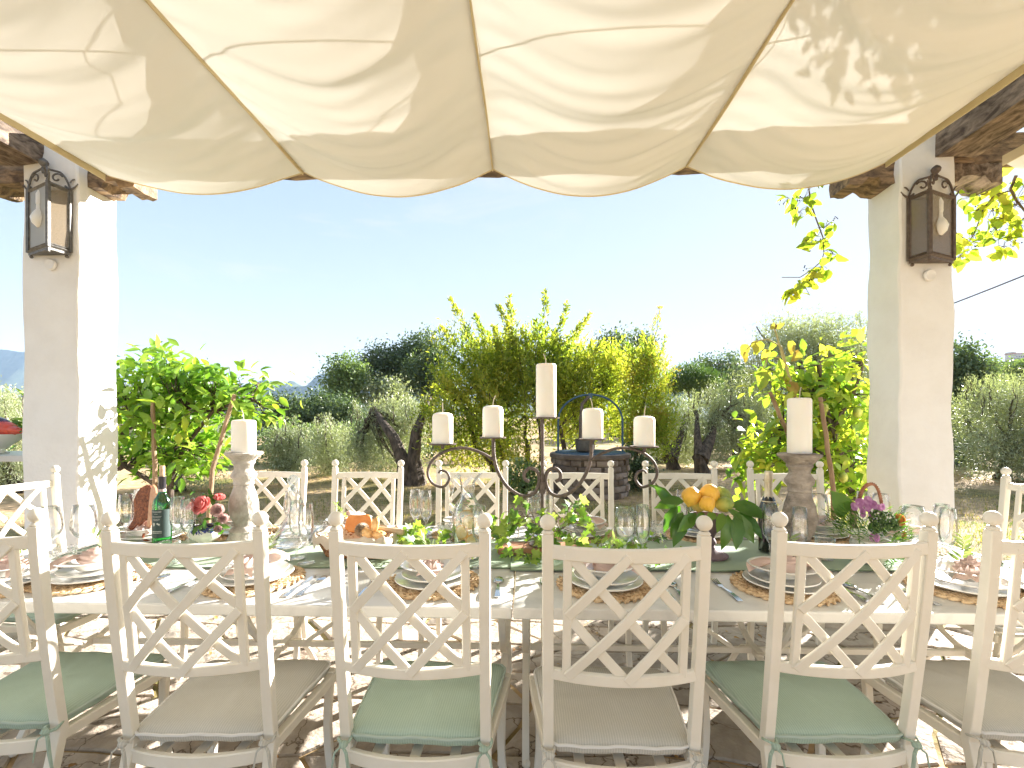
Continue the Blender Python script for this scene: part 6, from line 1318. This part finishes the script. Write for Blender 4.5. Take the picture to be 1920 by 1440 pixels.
# ------------------------------------------------------------------ purple flower pot
Yq_ = 2.03; x = xat(1634, Yq_); fp = thing('flower_pot', 'cream ceramic pot with braided brown handle filled with purple flowers', 'flower pot', (x, Yq_, RZ+.0008))
mb = MB(); mb.open = True; mb.lathe([(.040, 0), (.046, .004), (.044, .012), (.062, .03), (.075, .055), (.078, .08), (.072, .098), (.066, .096), (.07, .075), (0, .07)], 32); obj('body', mb, M_cer, fp)
mb = MB(); mb.tube(smooth([(.075, -.02, .085), (.098, -.02, .085), (.100, -.02, .055), (.076, -.02, .042)], 6), .008, 8); obj('ear', mb, M_cer, fp)
hp = [at(px, py, Yq_+.03)-Vector((x, Yq_, RZ+.0008)) for px, py in ((1610, 950), (1612, 932), (1618, 917), (1628, 908), (1640, 909), (1648, 922), (1652, 938), (1655, 955))]
mb = MB(); sp_ = smooth(hp, 8); 
for ph in (0, 2.1, 4.2): mb.tube([p+Vector((.004*math.cos(i*.9+ph), .004*math.sin(i*.9+ph), .004*math.sin(i*.9+ph))) for i, p in enumerate(sp_)], .0038, 6)
obj('braided_handle', mb, mat('brown_cord', (.30, .12, .06), .7, (.42, .20, .11), 40), fp)
M_mauve = leaf_mat('mauve_petal', [(.30, .11, .26), (.44, .20, .38), (.58, .36, .52)], .35, .2, 30, sat_t=1.0, tint=(1.05, .95, .95)); HY = [(4, .6, .8, .5), (4, 1.0, .95, .3)]
hd = thing('hydrangea', 'mauve hydrangea head on top of the cream pot with braided handle', 'flower', F(1628, 955, 2.0))
for q, (px, py, r_) in enumerate(((1612, 943, .020), (1622, 950, .024), (1628, 938, .020), (1636, 946, .020), (1645, 953, .018), (1602, 950, .018), (1618, 962, .020), (1634, 965, .018), (1640, 1008, .020), (1655, 950, .014), (1652, 962, .014))):
    petal_flower('floret', F(px, py, 2.0), r_, M_mauve, None, None, HY, None, (random.uniform(-.5, .5), -1, random.uniform(-.1, .8)), hd)
M_sed = mat('green_sedum', (.035, .085, .02), .8, (.12, .20, .045), 120, 4, .6, island=True)
sd = MB(); rr = random.Random(3); c0 = F(1654, 972, 1.98)
for cpx, cpy, R0 in ((1645, 970, .030), (1662, 974, .034), (1652, 990, .030), (1672, 985, .024), (1640, 990, .022)):
    c = F(cpx, cpy, 1.985)-c0
    for k_ in range(75): v = Vector((rr.gauss(0, 1), rr.gauss(0, 1), rr.gauss(0, 1))).normalized()*R0*rr.uniform(.75, 1); sd.ball(c+v, .0048, 6, 4)
o_ = obj('sedum', sd, M_sed, loc=c0); tag(o_, 'lumpy dark green sedum heads at the front right of the cream pot', 'sedum')
FE = [leaf_mesh('fern_leaf', FERN, np.zeros((1, 3)), np.array([[1., 0, 0]]), np.array([[0, 0, 1.]]), [1.], leaf_mat('fern_leaf', [(.035, .10, .02), (.08, .18, .03), (.20, .30, .06)], .35, .3, 20))]
rt = thing('fern_sprays', 'feathery green sprays spilling from the cream flower pot', 'leaves', (x, Yq_, RZ+.08)); B = Vector(rt.location); n = 900
cs = np.array([F(px, py, Y_)-B for px, py, Y_ in ((1575, 965, 2.02), (1590, 975, 2.0), (1600, 985, 1.98), (1585, 990, 2.0), (1615, 990, 1.97), (1620, 1005, 1.96), (1600, 965, 2.05), (1680, 990, 2.0), (1690, 1005, 2.02), (1670, 1010, 2.0), (1665, 1040, 2.02), (1650, 1045, 2.02), (1680, 975, 2.06), (1575, 985, 2.05))]); kk = RNG.integers(0, len(cs), n)
P_ = cs[kk]+RNG.normal(size=(n, 3))*.022; P_[:, 2] = np.maximum(P_[:, 2], -.072)
obj('spray', leaf_mesh('spray', FERN, P_, cs[kk]*1.5+rdir(n)*.08, rdir(n), RNG.uniform(.018, .04, n), MATS['fern_leaf'] if 'fern_leaf' in MATS else bpy.data.materials['fern_leaf']), parent=rt)['kind'] = 'stuff'
a = F(1585, 965, 2.03); d = Vector((-.45, -.3, .7)).normalized(); n_ = Vector((.3, -1, -.2)); n_ = (n_-d*n_.dot(d)).normalized()
l_ = bpy.data.objects.new('broad_leaf', leaf_mesh('broad_leaf', leaf_template([(0, .05), (.15, .30), (.4, .38), (.7, .27), (1, .01)], .2, .2), np.zeros((1, 3)), np.array([[1., 0, 0]]), np.array([[0, 0, 1.]]), [1.], bpy.data.materials['citrus_leaf'])); COL.objects.link(l_); l_.parent = rt
l_.matrix_local = Matrix.Translation(a-B) @ Matrix((d, n_.cross(d), n_)).transposed().to_4x4() @ Matrix.Scale(.125, 4)
M_or = leaf_mat('orange_petal', [(.62, .24, .06), (.74, .36, .12)], .3, .2, 20, sat_t=1.0, tint=(1.05, .95, .95))
petal_flower('orange_flower', F(1684, 975, 2.03), .024, M_or, 'soft orange flower at the right of the purple ones', 'flower', LAY, None, (.5, -1, .4))
petal_flower('orange_flower', F(1690, 1003, 2.03), .017, M_or, 'small rusty orange flower low at the right of the pot', 'flower', LAY[:4], None, (.6, -1, .1))

# ------------------------------------------------------------------ side table with bowl of peppers, left of the pillar
Yt = 4.15; p = at(0, 850, Yt); x1 = -3.95
sb = thing('side_table', 'pale marble side table seen behind the left pillar', 'side table', (x1-.75, Yt, 0))
bevel(obj('top', MB().box((0, .05, p.z-.028), (1.5, .55, .055)), M_marble, sb, smooth=False), .005, 2)
for s in (-1, 1):
    for s2_ in (-1, 1): obj('leg', MB().box((s*.68, .05+s2_*.2, (p.z-.056)/2), (.05, .05, p.z-.056)), M_cream, sb)
q = at(-3, 845, Yt); fb = thing('footed_bowl', 'white footed bowl on the side table left of the pillar', 'bowl', (q.x, Yt, p.z+.001))
hb_ = at(0, 814, Yt).z-p.z; mb = MB(); mb.lathe([(.07, 0), (.075, .006), (.05, .02), (.045, .035), (.09, .075), (.16, .13), (.185, hb_), (.18, hb_), (.15, .125), (.08, .08), (0, .07)], 32); obj('body', mb, M_china, fb)
M_red = mat('red_pepper', (.55, .03, .02), .25, (.70, .10, .04), 6, coat=.5); M_aub = mat('aubergine', (.04, .012, .03), .25, coat=.4)
for px, py, s_, m_, lb in ((5, 803, (.14, .09, .075), M_red, 'glossy red pepper in the white bowl by the pillar'), (26, 806, (.08, .06, .035), M_red, 'long red pepper lying at the right of the white bowl'), (-4, 790, (.12, .06, .04), M_aub, 'dark aubergine lying on the red peppers')):
    c = at(px, py, Yt-.02); mb = MB(); mb.ball((0, 0, 0), 1, 16, 10, s_); tag(obj('vegetable', mb, m_, loc=c, rot=(0, .25, 0)), lb, 'vegetable', 'vegetables in the white bowl')
greens('pepper_leaves', 'green leaves and stalks above the red peppers', 'leaves', [(at(18, 790, Yt), 6, (.05, .03, .025)), (at(32, 798, Yt), 4, (.03, .03, .02))], LT, (.06, .1), 4)
